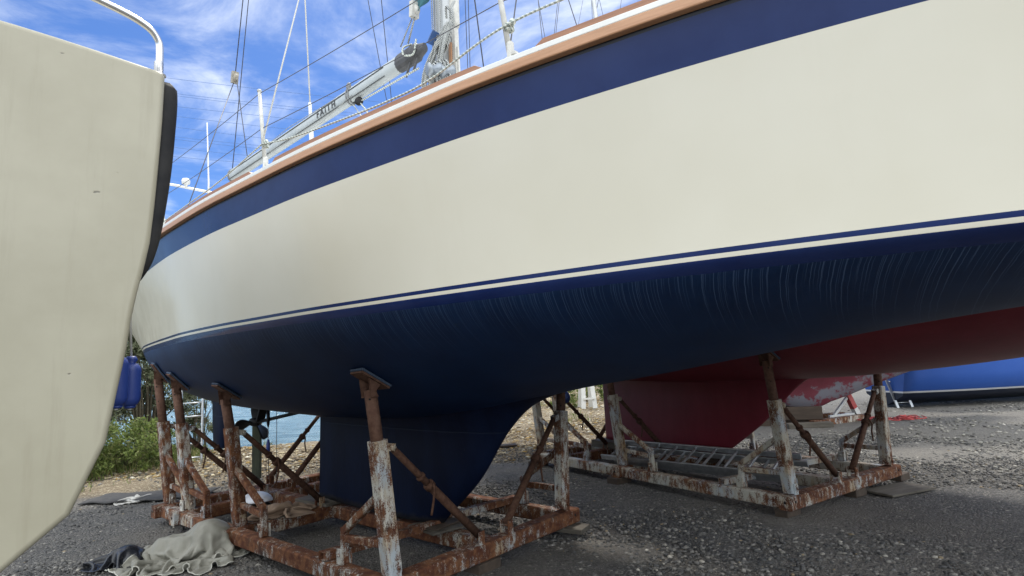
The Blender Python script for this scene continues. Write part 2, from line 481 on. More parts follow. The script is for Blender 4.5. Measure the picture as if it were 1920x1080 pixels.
# ------------------------------------------------------------------ yacht hull form
Y = Frame(-40.5, (-4.6, 3.40, 0.0))
VC = 3.40
f_wl = pchip([-8.95, -8.5, -7.8, -7, -6.2, -5.5, -4.9, -4.3, -3.5, -2.5, -1.2, -.25, .8, 1.8, 2.45],
             [.70, .84, 1.03, 1.19, 1.33, 1.44, 1.49, 1.515, 1.515, 1.46, 1.32, 1.14, .82, .38, .012])
f_sh = pchip([-10.1, -9.0, -8, -7, -5.5, -4.3, -3.5, -2, -1, -.25, 1, 2.2, 3.35],
             [.82, 1.07, 1.26, 1.41, 1.58, 1.635, 1.635, 1.565, 1.44, 1.29, .93, .48, .02])
f_zc = pchip([-8.95, -8.5, -8, -7, -6, -5, -4, -3.2, -2.3, -1.8, -1.16, -.4, .5, 1.5, 2.45],
             [1.69, 1.47, 1.30, 1.15, 1.10, 1.07, 1.09, 1.17, 1.34, 1.41, 1.51, 1.63, 1.73, 1.82, 1.885])
f_n = pchip([-8.95, -7, -5, -3.3, -1.5, .5, 2.45], [2.1, 1.9, 1.65, 1.5, 1.5, 1.4, 1.2])
f_rk = pchip([-8.95, -7.4, 0.5, 2.45], [-1.1, 0.0, 0.0, 0.9])
Z_WL, Z_SH = 1.90, 2.90
def hull_pt(us, t):
    """t in [-1,0]: bottom centre -> waterline; [0,1]: waterline -> sheer.  returns (U, half breadth, z)"""
    b, zc, n = f_wl(us), f_zc(us), f_n(us)
    if t <= 0:
        th = (t+1)*math.pi/2
        y = math.sin(th)**(2/n)*b
        z = Z_WL-(Z_WL-zc)*math.cos(th)**(2/n)
    else:
        z = Z_WL+(Z_SH-Z_WL)*t
        x = us+f_rk(us)*(z-Z_WL)/(Z_SH-Z_WL)
        y = b+(f_sh(x)-b)*(0.35*t+0.65*t**1.6)
    x = us+f_rk(us)*(z-Z_WL)/(Z_SH-Z_WL)
    return x, max(y, 0.002), z
def hull_bottom(u, hb):
    """height of the hull's underside at half breadth hb"""
    b, zc, n = f_wl(u), f_zc(u), f_n(u)
    q = min(abs(hb)/b, 0.999)
    return Z_WL-(Z_WL-zc)*(1-q**n)**(1/n)
def hull_normal(u, hb, sgn):
    e = 0.03
    dz_u = (hull_bottom(u+e, hb)-hull_bottom(u-e, hb))/(2*e)
    dz_h = (hull_bottom(u, hb+e)-hull_bottom(u, hb-e))/(2*e)
    return Vector((dz_u, dz_h*sgn, -1.0)).normalized()    # points down, out of the hull

us_list = list(np.linspace(-8.95, 2.45, 150))
ts = list(np.linspace(-1, 0, 40)) + list(np.linspace(0, 1, 31))[1:]
yacht = thing('sailing_yacht', Y, 'cream sailing yacht with navy stripes and fin keel, propped on rusty steel cradle', 'yacht', 'yachts laid up ashore')
def mirror_hull(fr, vc, fn, us_l, ts_l):
    P = []
    for us in us_l:
        half = [fn(us, t) for t in ts_l]
        row = [(x, vc+y, z) for x, y, z in half[::-1]] + [(x, vc-y, z) for x, y, z in half]
        P.append(row)
    mb = MB().grid(P)
    n = len(P[0])
    mb.f.append(tuple(range(n))); mb.smooth.append(False); mb.mi.append(0)          # transom
    return mb, P
mb, PH = mirror_hull(Y, VC, hull_pt, us_list, ts)
hull = mb.build('hull', M_hull, Y, yacht)
# deck, a little below the rail top, and a low coachroof
dk = MB()
dk.grid([[(r[0][0], r[0][1]-.03, Z_SH-.06), (r[0][0], VC, Z_SH-.02), (r[-1][0], r[-1][1]+.03, Z_SH-.06)] for r in PH])
dk.build('deck', M_white, Y, yacht)
cr = MB()
prof = [(-6.4, .62, 2.9), (-6.2, .64, 3.10), (-4.2, .72, 3.16), (-2.2, .62, 3.12), (-1.2, .48, 3.02), (-.9, .40, 2.9)]
cr.grid([[(x, VC+b, Z_SH-.06), (x, VC+b*.94, z-.03), (x, VC+b*.6, z), (x, VC-b*.6, z), (x, VC-b*.94, z-.03), (x, VC-b, Z_SH-.06)] for x, b, z in prof], False)
cr.build('coachroof', M_white, Y, yacht)

# toe rail: rubbing strake, white lip, teak capping in lengths with gaps at the stanchions
def sheer_line(z, off, u0, u1, n, side=-1):
    out = []
    for x in np.linspace(u0, u1, n):
        out.append((x, VC+side*(f_sh(x)+off), z))
    return out
def strip(u0, u1, n, z0, z1, o0, o1, side=-1, ch=0.0):
    """solid strip along the sheer between offsets o0 (in) and o1 (out), chamfered ends"""
    mb = MB(); P = []
    for i, x in enumerate(np.linspace(u0, u1, n)):
        b = f_sh(x)
        zt = z1 if (0 < i < n-1 or ch == 0) else z0+0.002
        P.append([(x, VC+side*(b+o0), z0), (x, VC+side*(b+o1), z0), (x, VC+side*(b+o1), zt), (x, VC+side*(b+o0), zt)])
    if ch > 0:                                            # sloping end faces
        P2 = []
        for i, row in enumerate(P):
            P2.append(row)
        d0 = (P[0], P[1]); 
        x1 = u0+ch; x2 = u1-ch
        for xx, k in ((x1, 1), (x2, n-2)):
            b = f_sh(xx)
            P2[k] = [(xx, VC+side*(b+o0), z0), (xx, VC+side*(b+o1), z0), (xx, VC+side*(b+o1), z1), (xx, VC+side*(b+o0), z1)]
        P = P2
    mb.grid(P, False, True)
    m = len(P[0])
    e = (len(P)-1)*m
    mb.f += [(3, 2, 1, 0), (e, e+1, e+2, e+3)]; mb.smooth += [False]*2; mb.mi += [0]*2
    return mb
U_ST = [-7.85, -5.75, -3.66, -1.57, 0.52, 2.3]            # stanchion stations
for side in (-1, 1):
    strip(-10.0, 3.33, 140, Z_RAIL, 2.868, -.02, .020, side).build('rubbing_strake', M_teak, Y, yacht, bevel=.006)
    strip(-10.0, 3.33, 140, 2.8685, 2.896, -.05, .0165, side).build('bulwark_lip', M_white, Y, yacht, bevel=.004)
    for a, b in zip([-10.0]+U_ST, U_ST+[3.25]):
        g0 = .10 if a > -10 else 0
        strip(a+g0*1.4, b-.13, 24, 2.8965, 2.928, -.045, .004, side, .05).build('teak_capping', M_teakcap, Y, yacht, bevel=.004)

# fin keel
LE = [(0.22, -3.79), (.25, -3.76), (.62, -3.33), (1.05, -2.97), (1.22, -2.75), (1.32, -2.45), (1.40, -1.95)]
f_le = pchip([p[0] for p in LE], [p[1] for p in LE])
def foil(z, te, le, thick, n=26):
    xs = 0.5-0.5*np.cos(np.linspace(0, math.pi, n))       # 0 = LE, 1 = TE
    c = le-te
    yt = 5*thick*(0.2969*np.sqrt(xs)-0.126*xs-0.3516*xs**2+0.2843*xs**3-0.1015*xs**4)
    a = [(le-c*x, VC-y, z) for x, y in zip(xs, yt)]
    b = [(le-c*x, VC+y, z) for x, y in zip(xs, yt)]
    return a+b[::-1][1:-1]
rows = []
for z in list(np.linspace(.235, 1.0, 14))+list(np.linspace(1.03, 1.40, 14)):
    th = .20+.05*(z-.2)
    if z > .92: th += 1.0*(z-.92)**2*2.2
    rows.append(foil(z, -5.70+.03*(z-.2) - (max(z-1.05, 0)*.2), f_le(z), th))
kb = MB().grid(rows, True, True)
kb.f.append(tuple(range(len(rows[0])))); kb.smooth.append(False); kb.mi.append(0)
kb.build('keel', M_keel, Y, yacht)
# rudder
rr_ = []
for z, te, le in [(.585, -8.30, -8.02), (.60, -8.345, -7.985), (.63, -8.365, -7.965), (.9, -8.40, -7.955), (1.2, -8.42, -7.945), (1.5, -8.44, -7.93)]:
    rr_.append(foil(z, te, le, .13 if z > .6 else .08, 16))
rb = MB().grid(rr_, True, True); rb.f.append(tuple(range(len(rr_[0])))); rb.smooth.append(False); rb.mi.append(0)
rb.build('rudder', M_keel, Y, yacht)
# propeller
PC = np.array([-7.15, VC-.02, .955])
pb = MB(); pb.lathe(PC+np.array([-.10, 0, 0]), (1, 0, 0), [(.012, 0), (.03, .02), (.05, .06), (.055, .14), (.045, .19), (.022, .22)], 14)
prop = pb.build('propeller', M_black, Y, yacht)
sh = MB(); sh.tube([PC+(.08, 0, 0), PC+(1.2, 0, .16)], .02, 8); sh.beam(PC+(.16, 0, .02), PC+(.30, 0, .28), .10, .025, (1, 0, 0)); sh.build('shaft_bracket', M_black, Y, prop)
for k, ang in enumerate((112, 232, 352)):
    a = R_(ang)
    rad = Vector((0, -math.cos(a), math.sin(a))); tan = Vector((0, math.sin(a), math.cos(a))); ax = Vector((1, 0, 0))
    P = []
    for rr in np.linspace(.03, .255, 12):
        q = (rr-.03)/.225
        wd = .055+.15*math.sin(min(q*1.12, 1)*math.pi*.62)*1.0
        wd *= max(1-q**7, .02)**.5
        tw = R_(62-34*q)
        row = []
        for s_ in np.linspace(-.5, .5, 7):
            d = tan*math.cos(tw)*s_*wd + ax*math.sin(tw)*s_*wd
            row.append(Vector(PC)+rad*rr+d+ax*(.02*q))
        P.append(row)
    bl = MB().grid(P)
    o = bl.build('blade', M_black, Y, prop)
    sm = o.modifiers.new('thick', 'SOLIDIFY'); sm.thickness = .014

# stanchions, lifelines, rail rope
def on_rail(x, z=2.905, side=-1, inn=.028): return np.array([x, VC+side*(f_sh(x)-inn), z])
SLEAN = -.035
for side in (-1, 1):
    for x in U_ST:
        b = on_rail(x, 2.90, side)
        t = b+np.array([-.075, .01*side, .585])
        mb = MB(); mb.tube([b, b+(t-b)*.5, t], [.0135, .0130, .0115], 12)
        s = mb.build('stanchion', M_stan, Y, yacht)
        mb = MB(); mb.lathe(b+np.array([0, 0, -.002]), (0, 0, 1), [(.030, 0), (.030, .01), (.0175, .018), (.0175, .085), (.0145, .09)], 12)
        mb.box(b+np.array([.01, -.012, .02]), b+np.array([.036, .012, .032]))
        mb.build('stanchion_base', M_stan, Y, s)
        mb = MB(); mb.lathe(b+(t-b)*.985, (t-b), [(.0145, 0), (.0145, .014), (.01, .018)], 12)
        mb.build('stanchion_cap', M_stan, Y, s)
    for q, nm in ((.965, 'upper_lifeline'), (.52, 'lower_lifeline')):
        pts = []
        for a in U_ST:
            b = on_rail(a, 2.90, side); pts.append(b+np.array([-.075, .01*side, .585])*q)
        pts = [np.array([-9.5, VC+side*.95, 2.9+.6*q])]+pts+[np.array([3.1, VC+side*.1, 2.9+.62*q])]
        pp = []
        for a, b in zip(pts[:-1], pts[1:]):
            for k in range(8): 
                s_ = k/8; pp.append(a+(b-a)*s_+np.array([0, 0, -.012*4*s_*(1-s_)]))
        pp.append(pts[-1])
        MB().tube(pp, .0024, 6).build(nm, M_wire, Y, yacht)
# blue oval maker's mark on the white lip
p0 = np.array([-2.72, VC-f_sh(-2.72)-.0135, 2.887])
mb = MB(); mb.lathe(p0, (0, -1, 0), [(.009, 0), (.009, .001)], 16)
mk = mb.build('rail_mark', noisy('mark_blue', (.03, .08, .3), (.04, .09, .34), 5, .5, 0, 0), Y, yacht)
# rope lashed between stanchions
r0 = on_rail(-3.66, 3.075)+(0.0, -.025, 0); r1 = on_rail(-1.57, 3.06)+(0, -.025, 0)
def catm(P, n=10):
    P = [np.array(p, float) for p in P]; Q = [2*P[0]-P[1]]+P+[2*P[-1]-P[-2]]; out = []
    for i in range(1, len(Q)-2):
        for k in range(n):
            t = k/n
            out.append(.5*((2*Q[i])+(-Q[i-1]+Q[i+1])*t+(2*Q[i-1]-5*Q[i]+4*Q[i+1]-Q[i+2])*t*t+(-Q[i-1]+3*Q[i]-3*Q[i+1]+Q[i+2])*t**3))
    out.append(P[-1])
    return out
onr = lambda x, z: np.array([x, VC-f_sh(x)+.012, z])
rp = MB()
rp.tube(catm([r0, onr(-3.3, 3.015), onr(-2.75, 2.968), onr(-2.35, 2.952), onr(-2.05, 2.965), r1, onr(-1.0, 3.075), onr(-.4, 3.10), onr(.3, 3.12)]), .0055, 8)
rope_obj = rp.build('rail_rope', M_rope, Y, yacht)
for c0 in (r0, r1):
    rp = MB()
    bx = c0+np.array([0, .025, 0])
    for k in range(3):
        rp.tube([bx+np.array([math.cos(a)*.019, math.sin(a)*.019, -.012+.012*k]) for a in np.linspace(0, 2*math.pi, 14)[:-1]], .0055, 6, closed=True)
    rp.lathe(bx+np.array([.03, -.01, .012]), (0.2, -1, 0), [(.012, -.01), (.016, 0), (.012, .012)], 10)
    rp.build('rope_lashing', M_rope, Y, rope_obj)
# pale rope going down the quarter from the aft stanchion
MB().tube(catm([r0, onr(-4.3, 2.99), onr(-5.0, 2.955), onr(-5.7, 2.95)]), .005, 6).build('stern_rope', M_rope, Y, yacht)

# mast
UM = -3.55
mz = list(np.linspace(2.9, 13.5, 12))
P = []
for z in mz:
    P.append([(UM+.115*math.cos(a)*(1 if math.cos(a) > 0 else .95), VC+.075*math.sin(a), z) for a in np.linspace(0, 2*math.pi, 28)[:-1]])
mb = MB().grid(P, True, True)
mb.f.append(tuple(range(len(P[0])))); mb.smooth.append(False); mb.mi.append(0)
mast = mb.build('mast', M_mast, Y, yacht)
mb = MB(); mb.box((UM-.128, VC-.014, 3.0), (UM-.108, VC+.014, 13.4)); mb.build('sail_track', M_grey, Y, mast)
mb = MB()
for s_ in (-1, 1): mb.beam((UM, VC, 8.4), (UM-.05, VC+s_*.95, 8.47), .07, .02)
mb.build('spreader', M_mast, Y, mast)
def mpt(px, py, v): return at_v(Y, px, py, v)
# mast winches
for (px, py, v, s_) in ((817, 126, VC-.30, 1.0), (841, 130, VC-.20, 1.05)):
    c = mpt(px, py, v)
    mb = MB(); mb.lathe(c+np.array([0, .05, 0]), (-.35, -1, -.25), [(.055, 0), (.05, .02), (.036, .045), (.036, .075), (.052, .095), (.052, .115), (.02, .12)], 20)
    mb.build('winch', M_winch, Y, mast)
# halyards hanging down the mast, and fittings on its forward side
mb = MB()
for i, (dxm, dv, r) in enumerate(((-.10, -.07, .005), (-.06, -.085, .006), (-.02, -.088, .005), (.03, -.088, .006), (.125, -.03, .008), (.15, -.02, .006), (.135, -.05, .005))):
    mb.tube([(UM+dxm+.01*math.sin(3*i), VC+dv-.01, 3.15+.1*i % .3), (UM+dxm, VC+dv, 4.4), (UM+dxm+.01, VC+dv, 13.0)], r, 6)
hal = mb.build('halyard', M_ropedark, Y, mast)
mb = MB(); mb.beam((UM+.165, VC-.03, 3.0), (UM+.150, VC-.03, 4.55), .035, .05, (0, 1, 0)); mb.beam((UM+.205, VC-.03, 3.1), (UM+.175, VC-.03, 4.3), .02, .02, (0, 1, 0))
mb.lathe((UM+.152, VC-.03, 4.5), (0, 0, 1), [(.04, 0), (.045, .03), (.045, .3), (.03, .34)], 12)
mb.build('spinnaker_pole', M_stan, Y, mast)
mb = MB(); mb.beam((UM+.118, VC-.06, 3.0), (UM+.118, VC-.06, 4.35), .03, .02, (0, 1, 0)); mb.build('mast_strip', M_teak, Y, mast)
# coil of rope hanging on the mast
mb = MB()
hang = mpt(842, 42, VC-.13); low = mpt(806, 168, VC-.20)
for k in range(9):
    ph = k*.7
    sp = .05+.018*(k % 4)
    c = []
    for a in np.linspace(0, 2*math.pi, 26)[:-1]:
        t = .5-.5*math.cos(a)                     # 0 at the hang, 1 at the bottom
        side = math.sin(a)*(sp*(.35+.9*t))
        ll = low+np.array([.035*math.sin(ph*2.1), .02*math.cos(ph), .06*math.sin(ph*1.7)-.02])
        p = hang+(ll-hang)*t+np.array([side+.10*t*(1-t)*math.sin(ph), .025*math.sin(a*2+ph)-.03*math.sin(math.pi*t), .012*math.sin(ph)])
        c.append(p)
    mb.tube(c, .0085, 7, closed=True)
dirh = (low-hang)/np.linalg.norm(low-hang)
for k in range(6):
    cc = hang+dirh*(.12+.022*k)
    mb.tube([cc+np.array([math.cos(a)*.052, math.sin(a)*.05, math.cos(a)*.03]) for a in np.linspace(0, 2*math.pi, 16)[:-1]], .0085, 7, closed=True)
mb.tube(catm([hang+(0.02, 0, .02), hang+(.03, -.02, .09), hang+(.0, -.03, .13), hang+(-.03, 0, .05)]), .01, 7)
mb.tube(catm([hang+(0.05, .02, .18), hang+(.06, -.02, .10), hang+(.08, -.03, .02), hang+(.05, 0, -.06)]), .013, 7)
coil = mb.build('rope_coil', M_ropedark, Y, mast)
mb = MB()
w0 = mpt(825, 150, VC-.22)
for k in range(7):
    c = []
    for a in np.linspace(0, 2*math.pi, 20)[:-1]:
        c.append(w0+np.array([(.045+.01*k % .03)*math.sin(a)+.015*(k-3), -.03+.012*k, .17*math.cos(a)-.02+.015*(k % 3)]))
    mb.tube(c, .009, 7, closed=True)
mb.build('winch_rope', M_ropedark, Y, mast)
mb = MB()
b0 = mpt(770, 8, VC-.25)
# boom
BG, BE = np.array([-3.86, VC-.03, 4.47]), np.array([-7.90, VC, 4.27])
dB = (BE-BG)/np.linalg.norm(BE-BG)
nB = np.cross(dB, np.array([0, 1.0, 0])); nB /= np.linalg.norm(nB)
if nB[2] < 0: nB = -nB
P = []
for s_ in np.linspace(.06, 1, 14):
    c = BG+(BE-BG)*s_
    P.append([tuple(c+np.array([0, 1, 0])*.062*math.cos(a)+nB*.088*math.sin(a)) for a in np.linspace(0, 2*math.pi, 24)[:-1]])
mb = MB().grid(P, True, True)
M_boom = noisy('boom_alu', (0.38, 0.42, 0.43), (0.47, 0.505, 0.51), 4, 0.42, 0.1, 0.05)
boom = mb.build('boom', M_boom, Y, yacht)
L4 = np.linalg.norm(BE-BG)
mb = MB(); mb.beam(BG+dB*.5-np.array([0, .0615, 0])+nB*.028, BE-np.array([0, .0615, 0])+nB*.028, .006, .010, tuple(nB)); mb.beam(BG+dB*.5-np.array([0, .050, 0])-nB*.061, BE-np.array([0, .050, 0])-nB*.061, .006, .007, tuple(nB))
mb.build('groove_line', mat('groove', (.05, .055, .06), .7), Y, boom)
mb = MB(); P = []
for s_, r in ((0, .95), (.0, 1.08), (.035, 1.08), (.05, .9)):
    c = BE-dB*.035+dB*s_
    P.append([tuple(c+np.array([0, 1, 0])*.064*r*math.cos(a)+nB*.090*r*math.sin(a)) for a in np.linspace(0, 2*math.pi, 20)[:-1]])
mb.grid(P, False, True); e = 3*len(P[0]); mb.f.append(tuple(range(e, e+len(P[0])))); mb.smooth.append(False); mb.mi.append(0)
mb.build('boom_end', M_grey, Y, boom)
mb = MB(); P = []
for s_, r in ((-.06, .5), (.03, .8), (.05, 1.0), (.30, 1.0), (.33, .9)):
    c = BG+dB*s_
    P.append([tuple(c+np.array([0, 1, 0])*.068*r*math.cos(a)+nB*.094*r*math.sin(a)) for a in np.linspace(0, 2*math.pi, 16)[:-1]])
mb.grid(P, False, True); n_ = len(P[0])
mb.f += [tuple(range(n_)), tuple(range(4*n_, 5*n_))]; mb.smooth += [False]*2; mb.mi += [0]*2
mb.beam(BG+dB*.12-nB*.08-(0, .03, 0), BG+dB*.2-nB*.20-(0, .03, 0), .02, .012); mb.beam(BG+dB*.02-nB*.08-(0, .03, 0), BG+dB*.09-nB*.19-(0, .03, 0), .02, .012)
goose = mb.build('gooseneck', noisy('casting', (.05, .052, .056), (.085, .085, .09), 12, .5, 0, .2), Y, boom)
mb = MB(); mb.beam(at_v(Y, 808, 84, VC-.10), at_v(Y, 819, 60, VC-.10), .012, .10, (0, 1, 0)); mb.build('blue_plate', noisy('plate', (.06, .13, .33), (.08, .16, .38), 8, .4, 0, 0), Y, goose)
mb = MB()
for k in (1,):
    c = BG+dB*(.10*k)
    mb.tube(catm([c+nB*.10-(0, .02, 0), c+nB*.06-np.array([0, .085, 0])+dB*.05, c-nB*.03-np.array([0, .10, 0])+dB*.03, c-nB*.05-np.array([0, .07, 0])-dB*.07, c+nB*.09-np.array([0, .05, 0])-dB*.10]), .009, 7)
mb.build('reef_rope', M_rope, Y, boom)
# text on the boom
def text_part(txt, size, name, material, fr, parent, org, ex, ey):
    cu = bpy.data.curves.new(name, 'FONT'); cu.body = txt; cu.size = size; cu.extrude = .0006; cu.space_character = 1.35; cu.offset = .0022
    to = bpy.data.objects.new(name, cu); col.objects.link(to)
    bpy.context.view_layer.update()
    me = bpy.data.meshes.new_from_object(to.evaluated_get(bpy.context.evaluated_depsgraph_get()))
    bpy.data.objects.remove(to); bpy.data.curves.remove(cu)
    ex, ey = Vector(ex).normalized(), Vector(ey).normalized(); ez = ex.cross(ey)
    o_ = Vector(tuple(np.array(org)-fr.o))
    for vt in me.vertices:
        c = vt.co.copy(); vt.co = o_+ex*c.x+ey*c.y+ez*c.z
    me.materials.clear(); me.materials.append(material)
    o = bpy.data.objects.new(name, me); col.objects.link(o); o.parent = parent
    return o
tx = at_v(Y, 597, 222, VC-.057)
s_tx = (tx-BG)@dB
text_part('FAITH', .112, 'lettering', mat('letter_black', (.02, .02, .022), .5), Y, boom, BG+dB*s_tx+np.array([0, -.0640, 0])-nB*.045, tuple(-dB), tuple(nB))
# collar with a block partway along the boom
s_c = (at_v(Y, 663, 172, VC)-BG)@dB
c = BG+dB*s_c
mb = MB()
for kk in (-.02, .02):
    mb.tube([c+dB*kk+np.array([0, 1, 0])*.067*math.cos(a)+nB*.093*math.sin(a) for a in np.linspace(0, 2*math.pi, 20)[:-1]], .008, 6, closed=True)
mb.lathe(c+nB*.10-np.array([0, .05, 0]), (0, 1, 0), [(.02, 0), (.038, .004), (.038, .02), (.02, .024)], 12)
mb.build('collar', M_grey, Y, boom)
mb = MB(); c2 = c-nB*.135-dB*.16-np.array([0, .02, 0])
mb.lathe(c2, (.5, -1, 0), [(.02, 0), (.046, .005), (.046, .025), (.02, .03)], 14)
mb.tube([c2, c-nB*.08], .006, 6)
blk = mb.build('pulley_block', M_black, Y, boom)
mb = MB(); mb.tube([c-nB*.085, at_v(Y, 700, 214, VC-.1)+(0, 0, -.2)], .006, 6); mb.tube([c2, at_v(Y, 715, 209, VC-.2)+(0, 0, -.2)], .008, 6)
mb.tube([c2+np.array([0, 0, 0]), at_v(Y, 785, 128, VC-.1)], .009, 6)
mb.build('vang_rope', M_rope, Y, boom)
mb = MB(); mb.tube([at_v(Y, 660, 166, VC-.07), at_v(Y, 540, 240, VC-.07), at_v(Y, 437, 325, VC-.05)], .004, 6); mb.tube([at_v(Y, 505, 285, VC-.09), at_v(Y, 600, 232, VC-.09), at_v(Y, 660, 178, VC-.08)], .003, 6)
mb.build('reef_line', M_ropedark, Y, boom)

# standing rigging: split backstay with its block, topping lift, shrouds
def wire(name, pts, r, m=M_wire, parent=yacht, n=6):
    return MB().tube(pts, r, n).build(name, m, Y, parent)
def extend(a, b, z):
    a, b = np.array(a), np.array(b); return a+(b-a)*(z-a[2])/(b[2]-a[2])
bb = at_v(Y, 441, 146, VC)
bt = at_v(Y, 456, 0, VC+.0)
wire('backstay', [bb+(0, 0, .05), extend(bb, bt, 12.5)], .007)
wire('backstay', [bb-(0, 0, .05)+(-.04, 0, 0), extend(bb, at_v(Y, 353, 385, VC-.75), 2.92)], .006)
wire('backstay', [bb-(0, 0, .05)+(.05, 0, 0), extend(bb, at_v(Y, 463, 299, VC+.35), 2.92)], .006)
tl0 = BE+nB*.07
wire('topping_lift', [tl0, extend(tl0, at_v(Y, 466, 0, VC), 12.5)], .006)
mb = MB(); mb.lathe(bb-np.array([0, .03, 0]), (0, 1, 0), [(.03, 0), (.062, .01), (.062, .05), (.03, .06)], 14)
mb.beam(bb+(-.03, 0, -.07), bb+(-.0, 0, .09), .05, .085, (0, 1, 0))
mb.build('backstay_block', noisy('old_block', (.28, .25, .20), (.38, .35, .29), 30, .6, 0, .2), Y, yacht)
# pale halyard from the stanchion foot, white covered shroud, thin wires
q0 = r0.copy(); q1 = at_v(Y, 560, 0, 2.25)
wire('flag_halyard', [q0, q1, extend(q0, q1, 9.0)], .0058, M_stan)
q0 = at_v(Y, 585, 268, 4.6); q1 = at_v(Y, 572, 0, 4.45)
q0 = extend(q0, q1, 2.9)
sh_ = wire('shroud', [q0, q1, extend(q0, q1, 12.0)], .012, M_stan)
qa, qb = at_v(Y, 584.5, 268, 4.6), at_v(Y, 581, 193, 4.558)
mb = MB(); mb.tube([extend(qa, qb, 2.92), qa, qa+(qb-qa)*.42], .036, 10); mb.tube([qa+(qb-qa)*.42, qb], .026, 10); mb.build('shroud_cover', M_white, Y, sh_)
for a, b, v0, v1, r in (((728, 205), (690, 0), 4.75, 4.4, .005), ((735, 198), (715, 0), 4.75, 4.3, .005), ((908, 135), (890, 0), 4.7, 4.2, .007),
                        ((951, 127), (968, 0), 2.1, 2.5, .004), ((878, 150), (872, 0), 4.5, 4.4, .004), ((882, 150), (878, 0), 4.5, 4.4, .004)):
    p, q = at_v(Y, *a, v0), at_v(Y, *b, v1)
    wire('shroud', [extend(p, q, 2.88), extend(p, q, 11.5)], r)
# kicker block with a corner of teal sailcloth above it
kb_ = at_v(Y, 776, 20, VC-.12)
mb = MB(); mb.lathe(kb_-np.array([0, .02, 0]), (0, 1, 0), [(.03, 0), (.055, .01), (.055, .05), (.03, .06)], 14); mb.beam(kb_+(0, 0, -.07), kb_+(.01, 0, .08), .05, .08, (0, 1, 0)); 
kbo = mb.build('pulley_block', M_stan, Y, yacht)
mb = MB(); mb.tube([kb_+(-.02, 0, -.05), at_v(Y, 751, 88, VC-.1)], .007, 6); mb.tube([kb_+(.02, 0, -.05), at_v(Y, 765, 82, VC-.1)], .009, 6); mb.build('tackle_rope', M_ropedark, Y, kbo)
mb = MB(); a_, b_, c_, d_ = at_v(Y, 774, 14, VC-.1), at_v(Y, 786, 22, VC-.1), at_v(Y, 806, -6, VC-.1), at_v(Y, 778, -60, VC-.1)
P = []
for i in range(9):
    s_ = i/8
    P.append([(a_+(d_-a_)*s_)*(1-k/8)+(b_+(c_-b_)*s_)*(k/8)+np.array([0, .02*math.sin(k*1.3+i*.6), 0]) for k in range(9)])
mb.grid(P); cl = mb.build('cloth_corner', M_tealcloth, Y, kbo); cl.modifiers.new('thick', 'SOLIDIFY').thickness = .003
# stern rail with aerial and dome
za = at_v(Y, 391, 360, VC-.45)
zr = lambda px, py: at_v(Y, px, py, VC-.45)
mb = MB(); UA = za[0]
mb.tube(catm([(UA-.1, VC+.9, za[2]-.25), (UA, VC+.75, za[2]), (UA, VC-.45, za[2]), (UA-.02, VC-1.0, za[2]+.0), (UA-.1, VC-1.15, za[2]-.15)]), .016, 8)
for s_ in (-1, 1): mb.tube([(UA-.1, VC+(.9 if s_ > 0 else -1.15), za[2]-.22), (UA-.45, VC+s_*.95, 2.9)], .015, 8)
rl = mb.build('stern_gantry', M_white, Y, yacht)
mb = MB(); t_ = at_v(Y, 388.3, 230, VC-.45); mb.tube([za+(0, 0, -.05), za+(0, 0, .12), t_], [.014, .011, .007], 8); mb.build('aerial', M_white, Y, rl)
dm = np.array([UA, VC-.72, za[2]])
mb = MB(); mb.lathe(dm, (0, 0, 1), [(.015, 0), (.02, .04), (.045, .05), (.05, .09), (.04, .115), (.01, .125)], 14); mb.build('dome_aerial', M_white, Y, rl)

# ------------------------------------------------------------------ red yacht on the second cradle
Y2 = Frame(-56.0, (-5.2, 6.16, 0.0))
V2 = 6.16
g_wl = pchip([-10.6, -9.5, -8, -6.5, -5, -3.5, -2, -.5, 1, 1.9], [.5, .95, 1.3, 1.5, 1.56, 1.54, 1.42, 1.12, .55, .01])
g_zc = pchip([-10.6, -9.5, -8, -6.7, -5, -3.3, -2.6, -1.2, 0, 1.9], [1.95, 1.6, 1.3, 1.20, 1.17, 1.22, 1.27, 1.45, 1.66, 2.05])
def hull2_pt(us, t):
    b, zc, n = g_wl(us), g_zc(us), 1.75
    zw, zs = 2.10, 3.05
    if t <= 0:
        th = (t+1)*math.pi/2
        y = math.sin(th)**(2/n)*b; z = zw-(zw-zc)*math.cos(th)**(2/n)
    else:
        z = zw+(zs-zw)*t; y = b*(1+.10*t)
    x = us+(np.interp(us, [-10.6, -8.5, 0, 1.9], [-.7, 0, 0, .9]))*(z-zw)/(zs-zw)
    return x, max(y, .002), z
def hull2_bottom(u, hb):
    b, zc, n = g_wl(u), g_zc(u), 1.75
    q = min(abs(hb)/b, .999)
    return 2.10-(2.10-zc)*(1-q**n)**(1/n)
def hull2_normal(u, hb, sgn):
    e = .03
    return Vector(((hull2_bottom(u+e, hb)-hull2_bottom(u-e, hb))/(2*e), (hull2_bottom(u, hb+e)-hull2_bottom(u, hb-e))/(2*e)*sgn, -1)).normalized()
